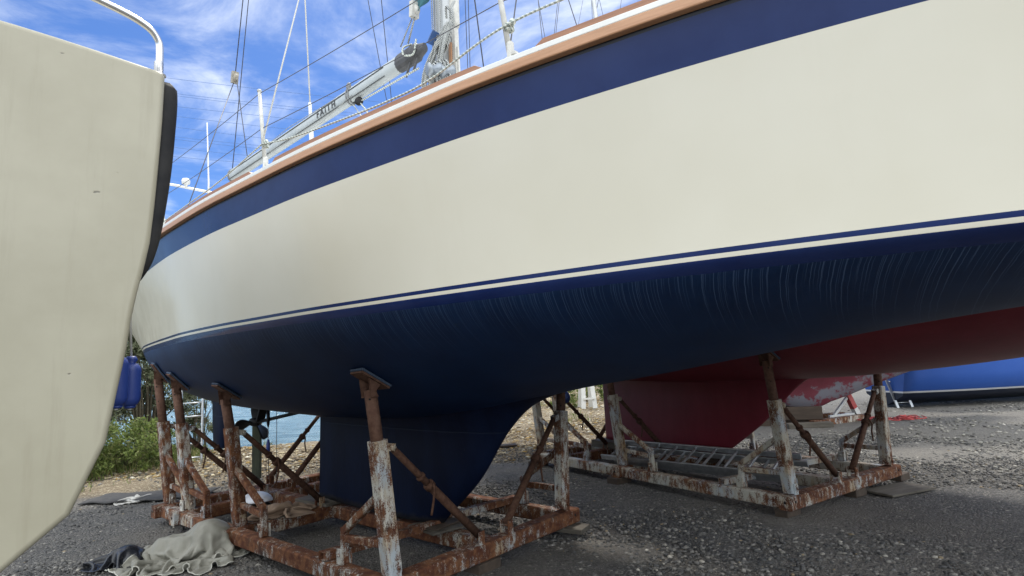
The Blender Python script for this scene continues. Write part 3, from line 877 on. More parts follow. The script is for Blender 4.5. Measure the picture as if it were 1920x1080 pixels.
def red_paint(name, worn):
    m = mat(name, (.1, .01, .02), .5); nt = m.node_tree
    t = N(nt, 'ShaderNodeTexCoord'); sp = N(nt, 'ShaderNodeSeparateXYZ'); L(nt, t.outputs['Object'], sp.inputs[0])
    v = t.outputs['Object']
    red = mixn(nt, rng_map(nt, noise(nt, objco(nt, (1, 1, .4)), 2.5, 6, .65), .3, .7), (.145, .012, .022), (.19, .020, .034))
    red = mixn(nt, rng_map(nt, noise(nt, v, 11, 6, .7), .55, .8, 0, .5), red, (.17, .05, .06))
    if worn:
        low = rng_map(nt, mathn(nt, 'SUBTRACT', sp.outputs[2], mathn(nt, 'MULTIPLY', sp.outputs[0], .30)), 0.92, 1.40, 1, 0)
        wn = mathn(nt, 'ADD', noise(nt, objco(nt, (1, 1, 1)), 3.2, 8, .72), mathn(nt, 'MULTIPLY', low, .20))
        red = mixn(nt, rng_map(nt, wn, .655, .74), mixn(nt, .35, red, (.16, .06, .08)), mixn(nt, noise(nt, v, 14, 6, .7), (.20, .16, .18), (.17, .20, .235)))
    else:
        red = mixn(nt, mathn(nt, 'GREATER_THAN', sp.outputs[2], 2.14), red, (.72, .72, .68))
    setc(m, red)
    bump(m, noise(nt, v, 9, 6, .7), .15, .01)
    return m
M_red = red_paint('red_antifoul', False)
M_redworn = red_paint('worn_red_antifoul', True)
red = thing('sailing_yacht', Y2, 'dark red fin keel yacht standing behind the cream yacht above the aluminium ladder', 'yacht', 'yachts laid up ashore')
mb, PR = mirror_hull(Y2, V2, hull2_pt, list(np.linspace(-10.6, 1.9, 80)), list(np.linspace(-1, 0, 26))+[.25, .5, .75, 1.0])
mb.build('hull', M_red, Y2, red)
dk = MB(); dk.grid([[(r[0][0], r[0][1], r[0][2]-.03), (r[0][0], V2, r[0][2]+.02), (r[-1][0], r[-1][1], r[0][2]-.03)] for r in PR]); dk.build('deck', M_white, Y2, red)
g_le = pchip([.30, .36, .45, .699, .938, 1.222, 1.32, 1.45], [-4.66, -4.55, -4.42, -4.08, -3.824, -3.467, -3.2, -2.6])
rows = []
for z in list(np.linspace(.305, 1.0, 14))+list(np.linspace(1.04, 1.45, 10)):
    th = .24+.06*z
    if z > 1.0: th += 2.0*(z-1.0)**2
    c = g_le(z)+6.75
    xs = .5-.5*np.cos(np.linspace(0, math.pi, 22))
    yt = 5*th*(.2969*np.sqrt(xs)-.126*xs-.3516*xs**2+.2843*xs**3-.1015*xs**4)
    a = [(g_le(z)-c*x, V2-y, z) for x, y in zip(xs, yt)]; b = [(g_le(z)-c*x, V2+y, z) for x, y in zip(xs, yt)]
    rows.append(a+b[::-1][1:-1])
mb = MB().grid(rows, True, True); mb.f.append(tuple(range(len(rows[0])))); mb.smooth.append(False); mb.mi.append(0)
mb.build('keel', M_red, Y2, red)
mb = MB(); mb.lathe((-5.6, V2-.55, hull2_bottom(-5.6, .55)-.003), tuple(hull2_normal(-5.6, .55, -1)), [(.03, -.02), (.055, 0), (.05, .012), (.02, .016)], 14); mb.build('through_hull', M_white, Y2, red)

# ------------------------------------------------------------------ boat cradles
def lug(mb, c, d, wd=.05):
    mb.beam(c, c+d, wd, .016)
def cradle(fr, vc, label, m_post, m_beam, m_tube, m_brace, bottom, normal, seed):
    rg = random.Random(seed)
    o = thing('boat_cradle', fr, label, 'boat cradle', 'steel cradles under the yachts')
    UB = [-3.22, -5.42, -6.58, -7.10]
    zt, zb, h = .20, .076, .062
    for i, ub in enumerate(UB):
        mb = MB(); e = 1.115 if i else 1.09
        mb.beam((ub, vc-e, zb+h), (ub, vc+e, zb+h), .13, .124, (0, 0, 1), .012)
        p = mb.build('cross_beam', m_beam, fr, o)
        mb = MB()
        for s_ in (-1, 1):
            mb.lathe((ub+.066, vc+s_*(e-.07), zb+.075), (1, 0, 0), [(.012, -.01), (.012, .0015)], 10)
            mb.lathe((ub, vc+s_*(e+.0005), zb+.068), (0, s_, 0), [(.013, -.01), (.013, .0015)], 10)
        mb.build('bolt_hole', M_hole, fr, p)
    for wv, wd in ((-1.0, .12), (0.0, .14), (.97, .12)):
        mb = MB()
        for a, b in zip(UB[:-1], UB[1:]):
            mb.beam((a-.066, vc+wv, zb+h-.004), (b+.066, vc+wv, zb+h-.004), wd, .118, (0, 0, 1), .012)
        mb.build('side_rail' if wv else 'keel_rail', m_beam if m_post is M_rust_post else m_post, fr, o)
    for u0 in (-3.92,):                                  # open-ended tie tube across the rails
        for a, b in ((-1.05, -.02), (.02, .98)):
            mb = MB(); r_ = .03
            A, B = np.array([u0, vc+a, .229]), np.array([u0+.1, vc+b, .229])
            x_ = np.array([1, 0, 0.]); z_ = np.array([0, 0, 1.])
            rings = []
            for P_, k in ((A, 0), (B, 0), (B, 1), (A, 1)):
                q = .036 if k == 0 else .028
                rings.append([tuple(P_+x_*q-z_*.029*(q/.036)), tuple(P_+x_*q+z_*.029*(q/.036)), tuple(P_-x_*q+z_*.029*(q/.036)), tuple(P_-x_*q-z_*.029*(q/.036))])
            mb.grid(rings+[rings[0]], False, True)
            mb.build('tie_tube', M_rust_post2 if m_post is M_rust_post else m_post, fr, o)
    for i, ub in enumerate(UB):
        for s_ in (-1, 1):
            b0 = np.array([ub-.02, vc+s_*.945, zt])
            b1 = np.array([ub-.04, vc+s_*1.03, 1.07])
            ax = (b1-b0)/np.linalg.norm(b1-b0)
            mb = MB(); mb.beam(b0+ax*.015, b1, .104, .104, (0, 1, 0), .010)
            mp_ = m_post if (i in (0, 2) or m_post is not M_rust_post) else M_rust_post2
            post = mb.build('post', mp_, fr, o)
            mb = MB()
            mb.beam(b0+np.array([.054, 0, -.0]), b0+np.array([.054, 0, .10]), .06, .012, (1, 0, 0)); mb.lathe(b0+np.array([.06, 0, .055]), (1, 0, 0), [(.016, 0), (.016, .014)], 6)
            mb.build('foot_lug', m_post, fr, post)
            hb = abs(b1[1]+ax[1]*.3-vc)
            zh = bottom(ub-.04, hb)
            nrm = normal(ub-.04, hb, s_)
            top = np.array([ub-.05, vc+s_*hb, zh])
            pc = top+np.array(nrm)*.036
            tb = pc+np.array([0, 0, -.055])
            mb = MB(); mb.tube([b1-ax*.15, tb], .043, 16)
            tube = mb.build('inner_tube', m_tube, fr, post)
            mb = MB()
            for k in range(3):
                c = b1+(tb-b1)*(.14+.34*k)
                mb.lathe(c+np.array([.0, -.0, 0]), (.64, -.76, 0), [(.0075, .02), (.0075, .0438)], 8)
            mb.build('pin_hole', M_hole, fr, tube)
            # pad: steel plate, carpet, two fins
            n_ = Vector(nrm); uu = Vector((1, 0, 0)); uu = (uu-n_*uu.dot(n_)).normalized(); ww = n_.cross(uu)
            def slab(c, lu, lw, t):
                m_ = MB(); c = Vector(c)
                cs = [c+uu*a*lu+ww*b*lw+n_*e*t for e in (-.5, .5) for a, b in ((-.5, -.5), (.5, -.5), (.5, .5), (-.5, .5))]
                return m_.hexa([tuple(x) for x in cs])
            pd = slab(top+np.array(nrm)*.030, .13, .245, .012).build('pad', m_tube, fr, post)
            slab(top+np.array(nrm)*.013, .145, .265, .018).build('pad_carpet', M_carpet, fr, pd, bevel=.008)
            mb = MB()
            for q in (-.05, .05):
                c = Vector(top)+n_*.04+uu*q
                cs = [c-ww*.05, c+ww*.05, Vector(tb)+uu*q*.9+Vector((0, .03, -.05)), Vector(tb)+uu*q*.9+Vector((0, -.03, -.05))]
                A = [tuple(x+uu*.006) for x in cs]; B = [tuple(x-uu*.006) for x in cs]
                mb.hexa(A+B)
            mb.build('pad_fin', m_tube, fr, pd)
            # hinge lug and telescopic brace down to the middle of the cross beam
            hz = b1-ax*.05
            mb = MB(); hd = np.array([0, -s_*.12, -.012])
            mb.beam(hz+np.array([0, -s_*.053, 0]), hz+hd, .055, .05); mb.lathe(hz+hd*.85+np.array([.03, 0, 0]), (1, 0, 0), [(.022, -.004), (.022, .004)], 6)
            mb.build('hinge_lug', m_post, fr, post)
            B0 = hz+hd*.9; B1 = np.array([ub-.0, vc+s_*.155, .262])
            bd = (B1-B0)/np.linalg.norm(B1-B0); ln = np.linalg.norm(B1-B0)
            mb = MB(); mb.tube([B0, B0+bd*ln*.5], .024, 12); mb.tube([B0+bd*ln*.40, B1], .031, 12)
            mb.lathe(B0+bd*ln*.385, bd, [(.032, 0), (.041, .008), (.041, .045), (.032, .05)], 14)
            mb.lathe(B0+bd*ln*.30, bd, [(.026, 0), (.034, .005), (.034, .022), (.026, .027)], 14)
            br = mb.build('brace', m_brace, fr, o)
            mb = MB(); c = B0+bd*ln*.40
            mb.tube(catm([c+np.array([.035, 0, .03]), c+np.array([.06, 0, -.02]), c+np.array([.05, s_*-.0, -.10]), c+np.array([.045, s_*.02, -.20])]), .0085, 8)
            mb.tube([c+np.array([-.045, 0, .01]), c+np.array([.05, 0, .012])], .008, 8)
            mb.build('locking_pin', m_brace, fr, br)
            mb = MB()
            for q in (-.042, .042):
                mb.beam((ub+q, vc+s_*.165, zt-.001), (ub+q, vc+s_*.165, zt+.095), .055, .012, (1, 0, 0))
            mb.tube([(ub-.055, vc+s_*.16, zt+.062), (ub+.055, vc+s_*.16, zt+.062)], .013, 10)
            mb.build('brace_foot', m_beam, fr, br)
            # bent side strut standing on the rail
            dr = -1 if i == 0 else 1
            yy = b0[1]+(.0 if s_ < 0 else 0)
            g1 = np.array([b1[0]+dr*.045, b0[1]+s_*.05, .70]); g2 = np.array([ub+dr*.50, vc+s_*.985, .42]); g3 = np.array([ub+dr*.51, vc+s_*.985, zt+.0])
            mb = MB(); mb.beam(g1, g2+np.array([0, 0, .0]), .05, .05, (0, 1, 0), .006); mb.beam(g2+np.array([0, 0, .022]), g3, .046, .052, (0, 1, 0), .006)
            st_ = mb.build('side_strut', M_rust_post2 if m_post is M_rust_post else m_post, fr, o)
            mb = MB(); mb.beam((b0[0]+dr*.06, b0[1]+s_*.01, .385), (g2[0]-dr*.026, g2[1], .37), .045, .05, (0, 0, 1), .006)
            mb.build('strut_bar', M_rust_post2 if m_post is M_rust_post else m_post, fr, st_)
            mb = MB(); mb.box((g3[0]-.036, g3[1]-.04, zt-.003), (g3[0]+.036, g3[1]-.028, zt+.10)); mb.box((g3[0]-.036, g3[1]+.028, zt-.003), (g3[0]+.036, g3[1]+.04, zt+.10)); mb.lathe((g3[0]-.002, g3[1]-.04, zt+.06), (0, -1, 0), [(.014, 0), (.014, .012)], 6)
            mb.build('strut_foot', m_post, fr, st_)
    return o
C1 = Frame(-40.5, (-5.2, 3.40, 0)); C2 = Frame(-56.0, (-5.2, 6.16, 0))
cradle(C1, 3.40, 'rusty brown steel cradle holding up the cream and navy yacht', M_rust_post, M_rust_beam, M_rust_tube, M_rust_dark, hull_bottom, hull_normal, 3)
cradle(C2, 6.16, 'flaking white steel cradle holding up the dark red yacht', M_white_post, M_white_beam, M_rust_tube, M_rust_dark, hull2_bottom, hull2_normal, 4)

# packing timbers
def plank(fr, lo, hi, name, label, m, cat='timber block', rot=0, group=None, bev=.006):
    c = ((lo[0]+hi[0])/2, (lo[1]+hi[1])/2, lo[2])
    f2 = Frame(math.degrees(fr.a)+rot)
    W_ = fr.world(c); f2.o = f2.to(W_)
    hx, hy = (hi[0]-lo[0])/2, (hi[1]-lo[1])/2
    mb = MB(); o_ = f2.o
    mb.box((o_[0]-hx, o_[1]-hy, lo[2]), (o_[0]+hx, o_[1]+hy, hi[2]))
    return tag(mb.build(name, m, f2, bevel=bev), label, cat, group)
GP = 'packing timbers under boats and cradles'
plank(Y, (-5.86, 3.22, .2), (-5.33, 3.56, .235), 'packing_board', 'dark board wedged under the rear bottom edge of the navy keel', M_greywood, rot=4, group=GP)
plank(Y, (-4.02, 3.20, .2), (-3.62, 3.60, .218), 'packing_board', 'thin grey plywood under the front tip of the navy keel', M_greywood, rot=-9, group=GP)
plank(Y, (-3.98, 3.22, .2185), (-3.70, 3.56, .234), 'packing_board', 'upper plywood sheet directly under the front tip of the navy keel', M_brownwood, rot=6, group=GP)
plank(C1, (-3.31, 3.16, 0.0), (-3.14, 3.40, .075), 'timber_block', 'small brown block under the middle of the nearest rusty beam', M_brownwood, group=GP)
plank(C1, (-3.30, 4.25, .035), (-3.02, 4.46, .074), 'timber_board', 'flat grey board under the far end of the nearest rusty beam', M_greywood, rot=12, group=GP)
for i, (u_, v_) in enumerate(((-3.24, 5.18), (-3.2, 6.35), (-3.22, 7.4))):
    plank(C2, (u_-.10, v_-.10, 0), (u_+.03, v_+.12, .075), 'timber_block', ['dark block under the near corner of the white cradle', 'dark block under the middle of the white cradle end beam', 'dark block under the far end of the white cradle end beam'][i], M_brownwood, group=GP)
for u_, v_ in ((-5.42, 2.3), (-7.1, 2.4), (-6.58, 4.4), (-5.42, 4.4), (-7.1, 4.4)):
    plank(C1, (u_-.09, v_+.04, 0), (u_+.09, v_+.28, .075), 'timber_block', 'timber block hidden in shade below the rusty cradle', M_brownwood, group=GP)
for u_, v_ in ((-5.42, 4.95), (-7.1, 4.95), (-6.58, 7.2), (-5.42, 7.2)):
    plank(C2, (u_-.09, v_+.04, 0), (u_+.09, v_+.28, .075), 'timber_block', 'timber block hidden in shade below the white cradle', M_brownwood, group=GP)
plank(C2, (-6.9, 5.98, .2), (-6.3, 6.34, .30), 'packing_timber', 'pale timber under the rear of the red keel', M_greywood, group=GP)
plank(C2, (-4.95, 6.02, .2), (-4.55, 6.30, .30), 'packing_timber', 'dark timber under the front of the red keel', M_brownwood, group=GP)

# ------------------------------------------------------------------ aluminium extension ladder lying across the white cradle
n0, n1 = at_z(1140, 857, .27), at_z(1478, 893, .27)
LF = Frame(math.degrees(math.atan2(n1[1]-n0[1], n1[0]-n0[0])))
a0, a1 = LF.to(n0), LF.to(n1)
LF.o = np.array([(a0[0]+a1[0])/2, a0[1], .2])
f0 = at_v(LF, 1180, 830, a0[1]+.38); f1 = at_v(LF, 1440, 850, a0[1]+.38)
zf = (f0[2]+f1[2])/2
lad = thing('ladder', LF, 'aluminium extension ladder lying under the red keel on the white cradle', 'ladder')
ua, ub_ = min(a0[0], a1[0])-.1, max(a0[0], a1[0])
tl = (np.array([0, .38, zf-.27])); tl = tl/np.linalg.norm(tl); up_l = np.array([0, -tl[2], tl[1]])
for lay, (off, sh_u, inset) in enumerate(((0, 0, 0), (-.065, .16, .03))):
    for s_ in (inset, np.hypot(.38, zf-.27)-inset):
        c = np.array([0, a0[1], .27])+tl*s_+up_l*off
        mb = MB(); mb.beam((ua+sh_u, c[1], c[2]), (ub_+sh_u*.4, c[1], c[2]), .026, .062, tuple(up_l), .004)
        mb.build('stile', M_alu, LF, lad)
    k = ua+.12+sh_u*.6
    while k < ub_-.05:
        A = np.array([k, a0[1], .27])+tl*inset+up_l*off; B = np.array([k, a0[1], .27])+tl*(np.hypot(.38, zf-.27)-inset)+up_l*off
        mb = MB(); mb.beam(A, B, .03, .028, (1, 0, 0), .008); mb.build('rung', M_alu, LF, lad)
        k += .255

# ------------------------------------------------------------------ motor boat close on the left
BOATL = Frame(0)
Zt = 2.715
P0 = np.array([-1.283, 2.10])                      # aft corner at rail height
sd = np.array([-.66, .75]); sd /= np.linalg.norm(sd)     # along its side, away from the viewer
td = np.array([-sd[1], sd[0]]); td = td if td[0] < 0 else -td
BOATL = Frame(math.degrees(math.atan2(sd[1], sd[0])))
o2 = BOATL.to(np.array([P0[0], P0[1], 0.0]))
BOATL.o = np.array([o2[0]+1.0, o2[1]+.68, 0.0])
M_grp = mat('cream_gelcoat', (.43, .40, .315), .3); nt = M_grp.node_tree; v = objco(nt)
cc = mixn(nt, rng_map(nt, noise(nt, v, 3, 5, .6), .3, .7), (.335, .31, .23), (.375, .35, .265))
cc = mixn(nt, rng_map(nt, noise(nt, objco(nt, (7, 7, .5)), 2.4, 7, .7), .52, .74, 0, .3), cc, (.25, .225, .16))
nick = noise(nt, objco(nt, (1, 1, 2.2)), 16, 2, .5)
cc = mixn(nt, rng_map(nt, nick, .755, .775, 0, .8), cc, (.12, .11, .085))
scr = noise(nt, objco(nt, (1.5, 1.5, 40)), 2.2, 4, .6)
cc = mixn(nt, rng_map(nt, scr, .70, .74, 0, .25), cc, (.38, .36, .31))
setc(M_grp, cc)
bump(M_grp, mathn(nt, 'ADD', mathn(nt, 'MULTIPLY', noise(nt, v, 2.5, 3), .6), mathn(nt, 'MULTIPLY', rng_map(nt, nick, .74, .78), -.25)), .25, .02)
mot = thing('motor_boat', BOATL, 'cream motor boat stern with stainless rail and black rubbing strake at left edge', 'motor boat')
# V of td direction
sv = 1.0 if (td@BOATL.v[:2]) > 0 else -1.0
def mpt2(s, t, z): return (o2[0]+s, o2[1]+sv*t, z)
WB = 1.35
n3 = np.array([sd[0], sd[1], 0.0]); P03 = np.array([P0[0], P0[1], 0.0]); t3 = np.array([td[0], td[1], 0.0])
def on_transom(px, py, s=0.0):
    """point of the plane parallel to the transom, s metres forward of it -> (t, z)"""
    d = sight(px, py); k = ((P03-EYE)@n3+s)/(d@n3); p = EYE+d*k
    return (p-P03)@t3, p[2]
prof_ = [on_transom(*q) for q in ((312, 124), (310, 160), (308, 200), (300, 300), (290, 400), (283, 455), (265, 527), (255, 565), (240, 640))]
f_prof = pchip([z for t, z in prof_[::-1]], [t for t, z in prof_[::-1]])
def msec(s):
    """half section (t from the side inwards, z) for distance s along the boat"""
    q = s/4.5
    tuck = 1.0*max(0, (s-.9)/2.4)**1.8
    out = [(tuck+float(f_prof(z))+.1*q*(2.7-z), z+.08*q*(z-1)) for z in np.linspace(Zt, 1.66, 12)]
    b = out[-1][0]
    return out+[(b+.05, 1.34), (b+.14, 1.12), (min(b+.34, WB/2-.02), .95), (WB/2, .80+.2*q)]
P = []
for s in list(np.linspace(0, .9, 6))+list(np.linspace(1.05, 2.7, 12)):
    h_ = [(min(t, WB/2), z) for t, z in msec(s)]
    pts_ = []
    for (ta, za_), (tb_, zb_) in zip(h_[:-1], h_[1:]):
        for k in range(3): pts_.append((ta+(tb_-ta)*k/3, za_+(zb_-za_)*k/3))
    pts_.append(h_[-1])
    P.append([mpt2(s, t, z) for t, z in pts_]+[mpt2(s, WB-t, z) for t, z in pts_[::-1][1:]]+[mpt2(s, h_[0][0]+(WB-2*h_[0][0])*(1-k/12), h_[0][1]+.045*math.sin(math.pi*k/12)) for k in range(1, 12)])
mb = MB().grid(P, True, True)
n_ = len(P[0]); mb.f.append(tuple(range(n_))); mb.smooth.append(False); mb.mi.append(0)
# weld, so that the transom corner can be rounded
hl = mb.build('hull', M_grp, BOATL, mot)
bm = bmesh.new(); bm.from_mesh(hl.data); bmesh.ops.remove_doubles(bm, verts=bm.verts, dist=.0005); bmesh.ops.recalc_face_normals(bm, faces=bm.faces); bm.to_mesh(hl.data); bm.free()
bv = hl.modifiers.new('bevel', 'BEVEL'); bv.width = .022; bv.segments = 4; bv.limit_method = 'ANGLE'; bv.angle_limit = R_(50); bv.use_clamp_overlap = False
for p in hl.data.polygons: p.use_smooth = True
hl.modifiers.new('wn', 'WEIGHTED_NORMAL')
# black rubber strake round its quarter
rt = pchip(*zip(*sorted([(z, t) for t, z in [on_transom(*q, .07) for q in ((326, 165), (331, 176), (331.5, 200), (327, 260), (321, 320), (309, 400), (303, 432), (298, 455), (283, 498), (264.5, 526))]])))
zz_ = [on_transom(326, 165, .07)[1], on_transom(264.5, 526, .07)[1]]
P = []
for i, z in enumerate(np.linspace(zz_[0], zz_[1], 40)):
    ot = float(rt(z)); it = float(f_prof(min(z, Zt)))+.03
    if i == 0: ot = ot+.008
    ot = min(ot, it-.004)
    e = .012
    P.append([mpt2(.035, it, z), mpt2(.035, ot+e, z), mpt2(.035+e, ot+.002, z), mpt2(.07, ot, z), mpt2(.10, ot+.004, z), mpt2(.11, ot+e, z), mpt2(.11, it, z)])
mb = MB().grid(P, True, True); m_ = 39*7
mb.f += [tuple(range(7)), tuple(range(m_, m_+7))]; mb.smooth += [False]*2; mb.mi += [0]*2
mb.build('rubbing_strake', M_black, BOATL, mot)
# rail
mb = MB()
mb.tube(catm([mpt2(.05, .028, Zt-.02), mpt2(.05, .026, Zt+.09), mpt2(.045, .035, Zt+.145), mpt2(.035, .08, Zt+.185), mpt2(.02, .2, Zt+.215), mpt2(.0, .5, Zt+.26), mpt2(-.02, .75, Zt+.27), mpt2(-.0, 1.0, Zt+.25), mpt2(.04, 1.26, Zt+.18), mpt2(.05, 1.31, Zt-.02)], 8), .0135, 14)
rl_ = mb.build('stern_rail', M_steel, BOATL, mot)
mb = MB(); mb.lathe(mpt2(.05, .028, Zt+.0), (0, 0, 1), [(.026, 0), (.026, .006), (.0165, .01), (.0165, .055), (.0145, .057)], 14); mb.build('rail_socket', M_steel, BOATL, rl_)
# keel and two props so that it stands on the ground
mb = MB(); mb.box(mpt2(.3, WB/2-.05, .18), mpt2(2.2, WB/2+.05, .86)); mb.build('keel', M_grp, BOATL, mot)
for s_ in (.6, 2.0):
    q = mpt2(s_, WB/2, 0)
    f3 = Frame(math.degrees(BOATL.a), (q[0], q[1], 0)); mb = MB(); mb.box((q[0]-.12, q[1]-.5, 0), (q[0]+.12, q[1]+.5, .18))
    tag(mb.build('timber_baulk', M_brownwood, f3, bevel=.008), ['nearer timber baulk under the keel of the cream motor boat', 'farther timber baulk under the keel of the cream motor boat'][s_ > 1], 'timber block', GP)
# fenders hung along its side
def fender(px, py_top, py_bot, d, r, label):
    pt = EYE+sight(px, py_top)*d; pb_ = EYE+sight(px, py_bot)*d
    f3 = Frame(0, (pt[0], pt[1], pb_[2])); h_ = pt[2]-pb_[2]
    o = thing('fender', f3, label, 'fender', 'blue fenders on the motor boat')
    c = np.array([pt[0], pt[1], pb_[2]])
    pr = [(.012, 0), (.02, .0), (.03, .012)]+[(r*math.sin(a), r*1.0*(1-math.cos(a))+.005) for a in np.linspace(.45, math.pi/2, 8)]+[(r, h_*.5)]+[(r*math.cos(a), h_-.03-r*1.0+r*math.sin(a)) for a in np.linspace(0, math.pi/2-.4, 8)]+[(.03, h_-.02), (.02, h_)]
    mb = MB(); mb.lathe(c, (0, 0, 1), pr, 24); mb.build('fender_body', M_blue_fender, f3, o)
    mb = MB(); mb.lathe(c+np.array([0, 0, -.008]), (0, 0, 1), [(.008, 0), (.011, .012)], 10); mb.build('valve', M_white, f3, o)
    mb = MB(); mb.tube([c+np.array([0, 0, h_-.01]), c+np.array([-.02, .0, h_+.3]), c+np.array([-.04, .02, h_+.75])], .006, 8); mb.build('fender_rope', M_stan, f3, o)
fender(246.5, 668, 765, 3.0, .046, 'blue fender hanging free below the motor boat, the nearer to the yacht')
fender(222, 655, 765, 2.8, .046, 'blue fender mostly behind the motor boat side')

# ------------------------------------------------------------------ cloths: a small cloth solver
def drape(nx, ny, sx, sy, pinch, seed, bumps, squeeze=110, settle=50, BK=.12, fr_=6, fold=.03, g=3.0):
    """a flat sheet is pushed together sideways until it buckles into folds, then left to settle"""
    rg = np.random.default_rng(seed)
    X, Yg = np.meshgrid(np.linspace(-.5, .5, nx), np.linspace(-.5, .5, ny), indexing='ij')
    rest = np.stack([X*sx, Yg*sy], -1).reshape(-1, 2)
    z = np.zeros((nx, ny))
    for k in range(8):
        fx, fy = rg.normal(0, fr_, 2); z += fold*.5*np.sin(fx*X+fy*Yg+rg.uniform(0, 6.28))
    q = np.stack([X*sx, Yg*sy, np.abs(z)+.02+.10*np.maximum(1-4*(X**2+Yg**2), 0)], -1).reshape(-1, 3)
    v = np.zeros_like(q); dt = .012
    idx = np.arange(nx*ny).reshape(nx, ny)
    cons = []
    for di, dj, k in ((1, 0, .9), (0, 1, .9), (1, 1, .5), (1, -1, .5), (2, 0, BK), (0, 2, BK), (4, 0, BK*.5), (0, 4, BK*.5)):
        a = idx[:nx-di, max(0, -dj):ny-max(0, dj)].ravel(); b = idx[di:, max(0, dj):ny-max(0, -dj)].ravel()
        r = np.linalg.norm(rest[a]-rest[b], axis=1)
        # two colours, so that every vertex moves once per pass
        ii = (a//ny)//max(di, 1) if di else (a % ny)//max(abs(dj), 1)
        for par in (0, 1):
            m_ = (ii % 2) == par; cons.append((a[m_], b[m_], r[m_], k))
    tot = squeeze+settle
    fx, fy = pinch[0]**(1/squeeze), pinch[1]**(1/squeeze)
    for it in range(tot):
        old = q.copy()
        v[:, 2] -= g*dt*(1 if it < squeeze else 2.2); v *= .97
        q = q+v*dt
        if it < squeeze:
            q[:, 0] *= fx; q[:, 1] *= fy; old[:, 0] *= fx; old[:, 1] *= fy
        for _ in range(8):
            for a, b, r, k in cons:
                d = q[b]-q[a]; ln = np.sqrt((d*d).sum(1))+1e-9
                c = d*((ln-r)/ln*.5*k)[:, None]
                q[a] += c; q[b] -= c
            for (bx, by, bz, br, bs) in bumps:
                e = q-np.array([bx, by, bz]); e[:, 2] *= bs
                ln = np.sqrt((e*e).sum(1))+1e-9; ins = ln < br
                e2 = e/ln[:, None]*br; e2[:, 2] /= bs
                q[ins] = (np.array([bx, by, bz])+e2)[ins]
            q[:, 2] = np.maximum(q[:, 2], .006)
        v = (q-old)/dt
        lo = q[:, 2] < .02; v[lo] *= .3
        s_ = np.sqrt((v*v).sum(1)); m_ = s_ > 2; v[m_] *= (2/s_[m_])[:, None]
    return q.reshape(nx, ny, 3)
def cloth_obj(name, P, fr, mats, label, cat, thick=.004, hem=None, parent_thing=None):
    nx, ny = P.shape[:2]
    root = thing(name, fr, label, cat)
    mb = MB(); mb.grid([[tuple(P[i, j]+fr.o) for j in range(ny)] for i in range(nx)])
    o = mb.build('cloth', mats[0], fr, root, recalc=False)
    sd_ = o.modifiers.new('sub', 'SUBSURF'); sd_.levels = 1; sd_.render_levels = 1
    s_ = o.modifiers.new('thick', 'SOLIDIFY'); s_.thickness = thick
    if hem:
        ring = [P[i, 0] for i in range(nx)]+[P[-1, j] for j in range(1, ny)]+[P[i, -1] for i in range(nx-2, -1, -1)]+[P[0, j] for j in range(ny-2, 0, -1)]
        mb = MB(); mb.tube([r+fr.o+np.array([0, 0, .003]) for r in ring], .0045, 6, closed=True); mb.build('hem', hem, fr, root)
    return root
M_canvas = noisy('canvas', (.215, .208, .17), (.30, .29, .245), 4, .55, 0, 0, (1, 1, 1), .4)
nt = M_canvas.node_tree
rg1 = N(nt, 'ShaderNodeTexNoise', ins={'Scale': 5.5, 'Detail': 4.0, 'Roughness': .5, 'Distortion': 1.6}); rg1.noise_type = 'RIDGED_MULTIFRACTAL'
L(nt, objco(nt, (1, 1, .5)), rg1.inputs['Vector'])
bump(M_canvas, mathn(nt, 'ADD', mathn(nt, 'MULTIPLY', rg1.outputs['Fac'], .5), mathn(nt, 'MULTIPLY', noise(nt, objco(nt), 60, 3), .03)), .9, .035)
M_hem = noisy('hem', (.50, .49, .42), (.56, .55, .48), 12, .7, 0, .1)
tarp_c = at_z(352, 1046, 0)
TF = Frame(-8, (0, 0, 0)); TF.o = TF.to(tarp_c)
Pt = drape(88, 70, 1.45, 1.3, (.46, .46), 8, [(-.20, .02, -.02, .16, .9), (-.02, .03, .0, .18, .85), (.14, .10, .06, .19, .78)], 110, 26, BK=.07)
def crease(P, amp, sc, seed):
    r = np.random.default_rng(seed).random((64, 64))
    def vn(x, y):
        i, j = np.floor(x).astype(int), np.floor(y).astype(int); a, b = x-i, y-j; a, b = a*a*(3-2*a), b*b*(3-2*b); g = lambda p, q: r[p % 64, q % 64]
        return (g(i, j)*(1-a)+g(i+1, j)*a)*(1-b)+(g(i, j+1)*(1-a)+g(i+1, j+1)*a)*b
    nx, ny = P.shape[:2]
    X, Yg = np.meshgrid(np.linspace(0, 1, nx), np.linspace(0, 1, ny), indexing='ij')
    du = np.gradient(P, axis=0); dv = np.gradient(P, axis=1); nn = np.cross(du, dv); nn /= np.linalg.norm(nn, axis=2)[..., None]+1e-9
    h = 0
    for k, (a, b) in enumerate(((1, .45), (.5, 1.1), (1.9, .9))):
        wx, wy = X*sc*a+1.3*vn(X*3+k, Yg*3), Yg*sc*b+1.3*vn(X*3, Yg*3+k+9)
        h = h+(1-np.abs(2*vn(wx+k*7, wy)-1))**3*(1, .8, .5)[k]
    P = P+nn*np.sign(nn[..., 2:3]+1e-6)*(amp*(h-h.mean()))[..., None]
    P[..., 2] = np.maximum(P[..., 2], .005)
    return P
Pt = crease(Pt, .030, 8.0, 3)
cloth_obj('tarpaulin', Pt, TF, [M_canvas], 'crumpled beige canvas tarpaulin with pale hem lying on gravel', 'tarpaulin', .004, M_hem)
bg_c = at_z(238, 1052, 0)
BF = Frame(10, (0, 0, 0)); BF.o = BF.to(bg_c)
Pb = drape(40, 36, .75, .6, (.5, .5), 9, [(0, 0, .0, .13, 1.0)], 90, 24, BK=.03)
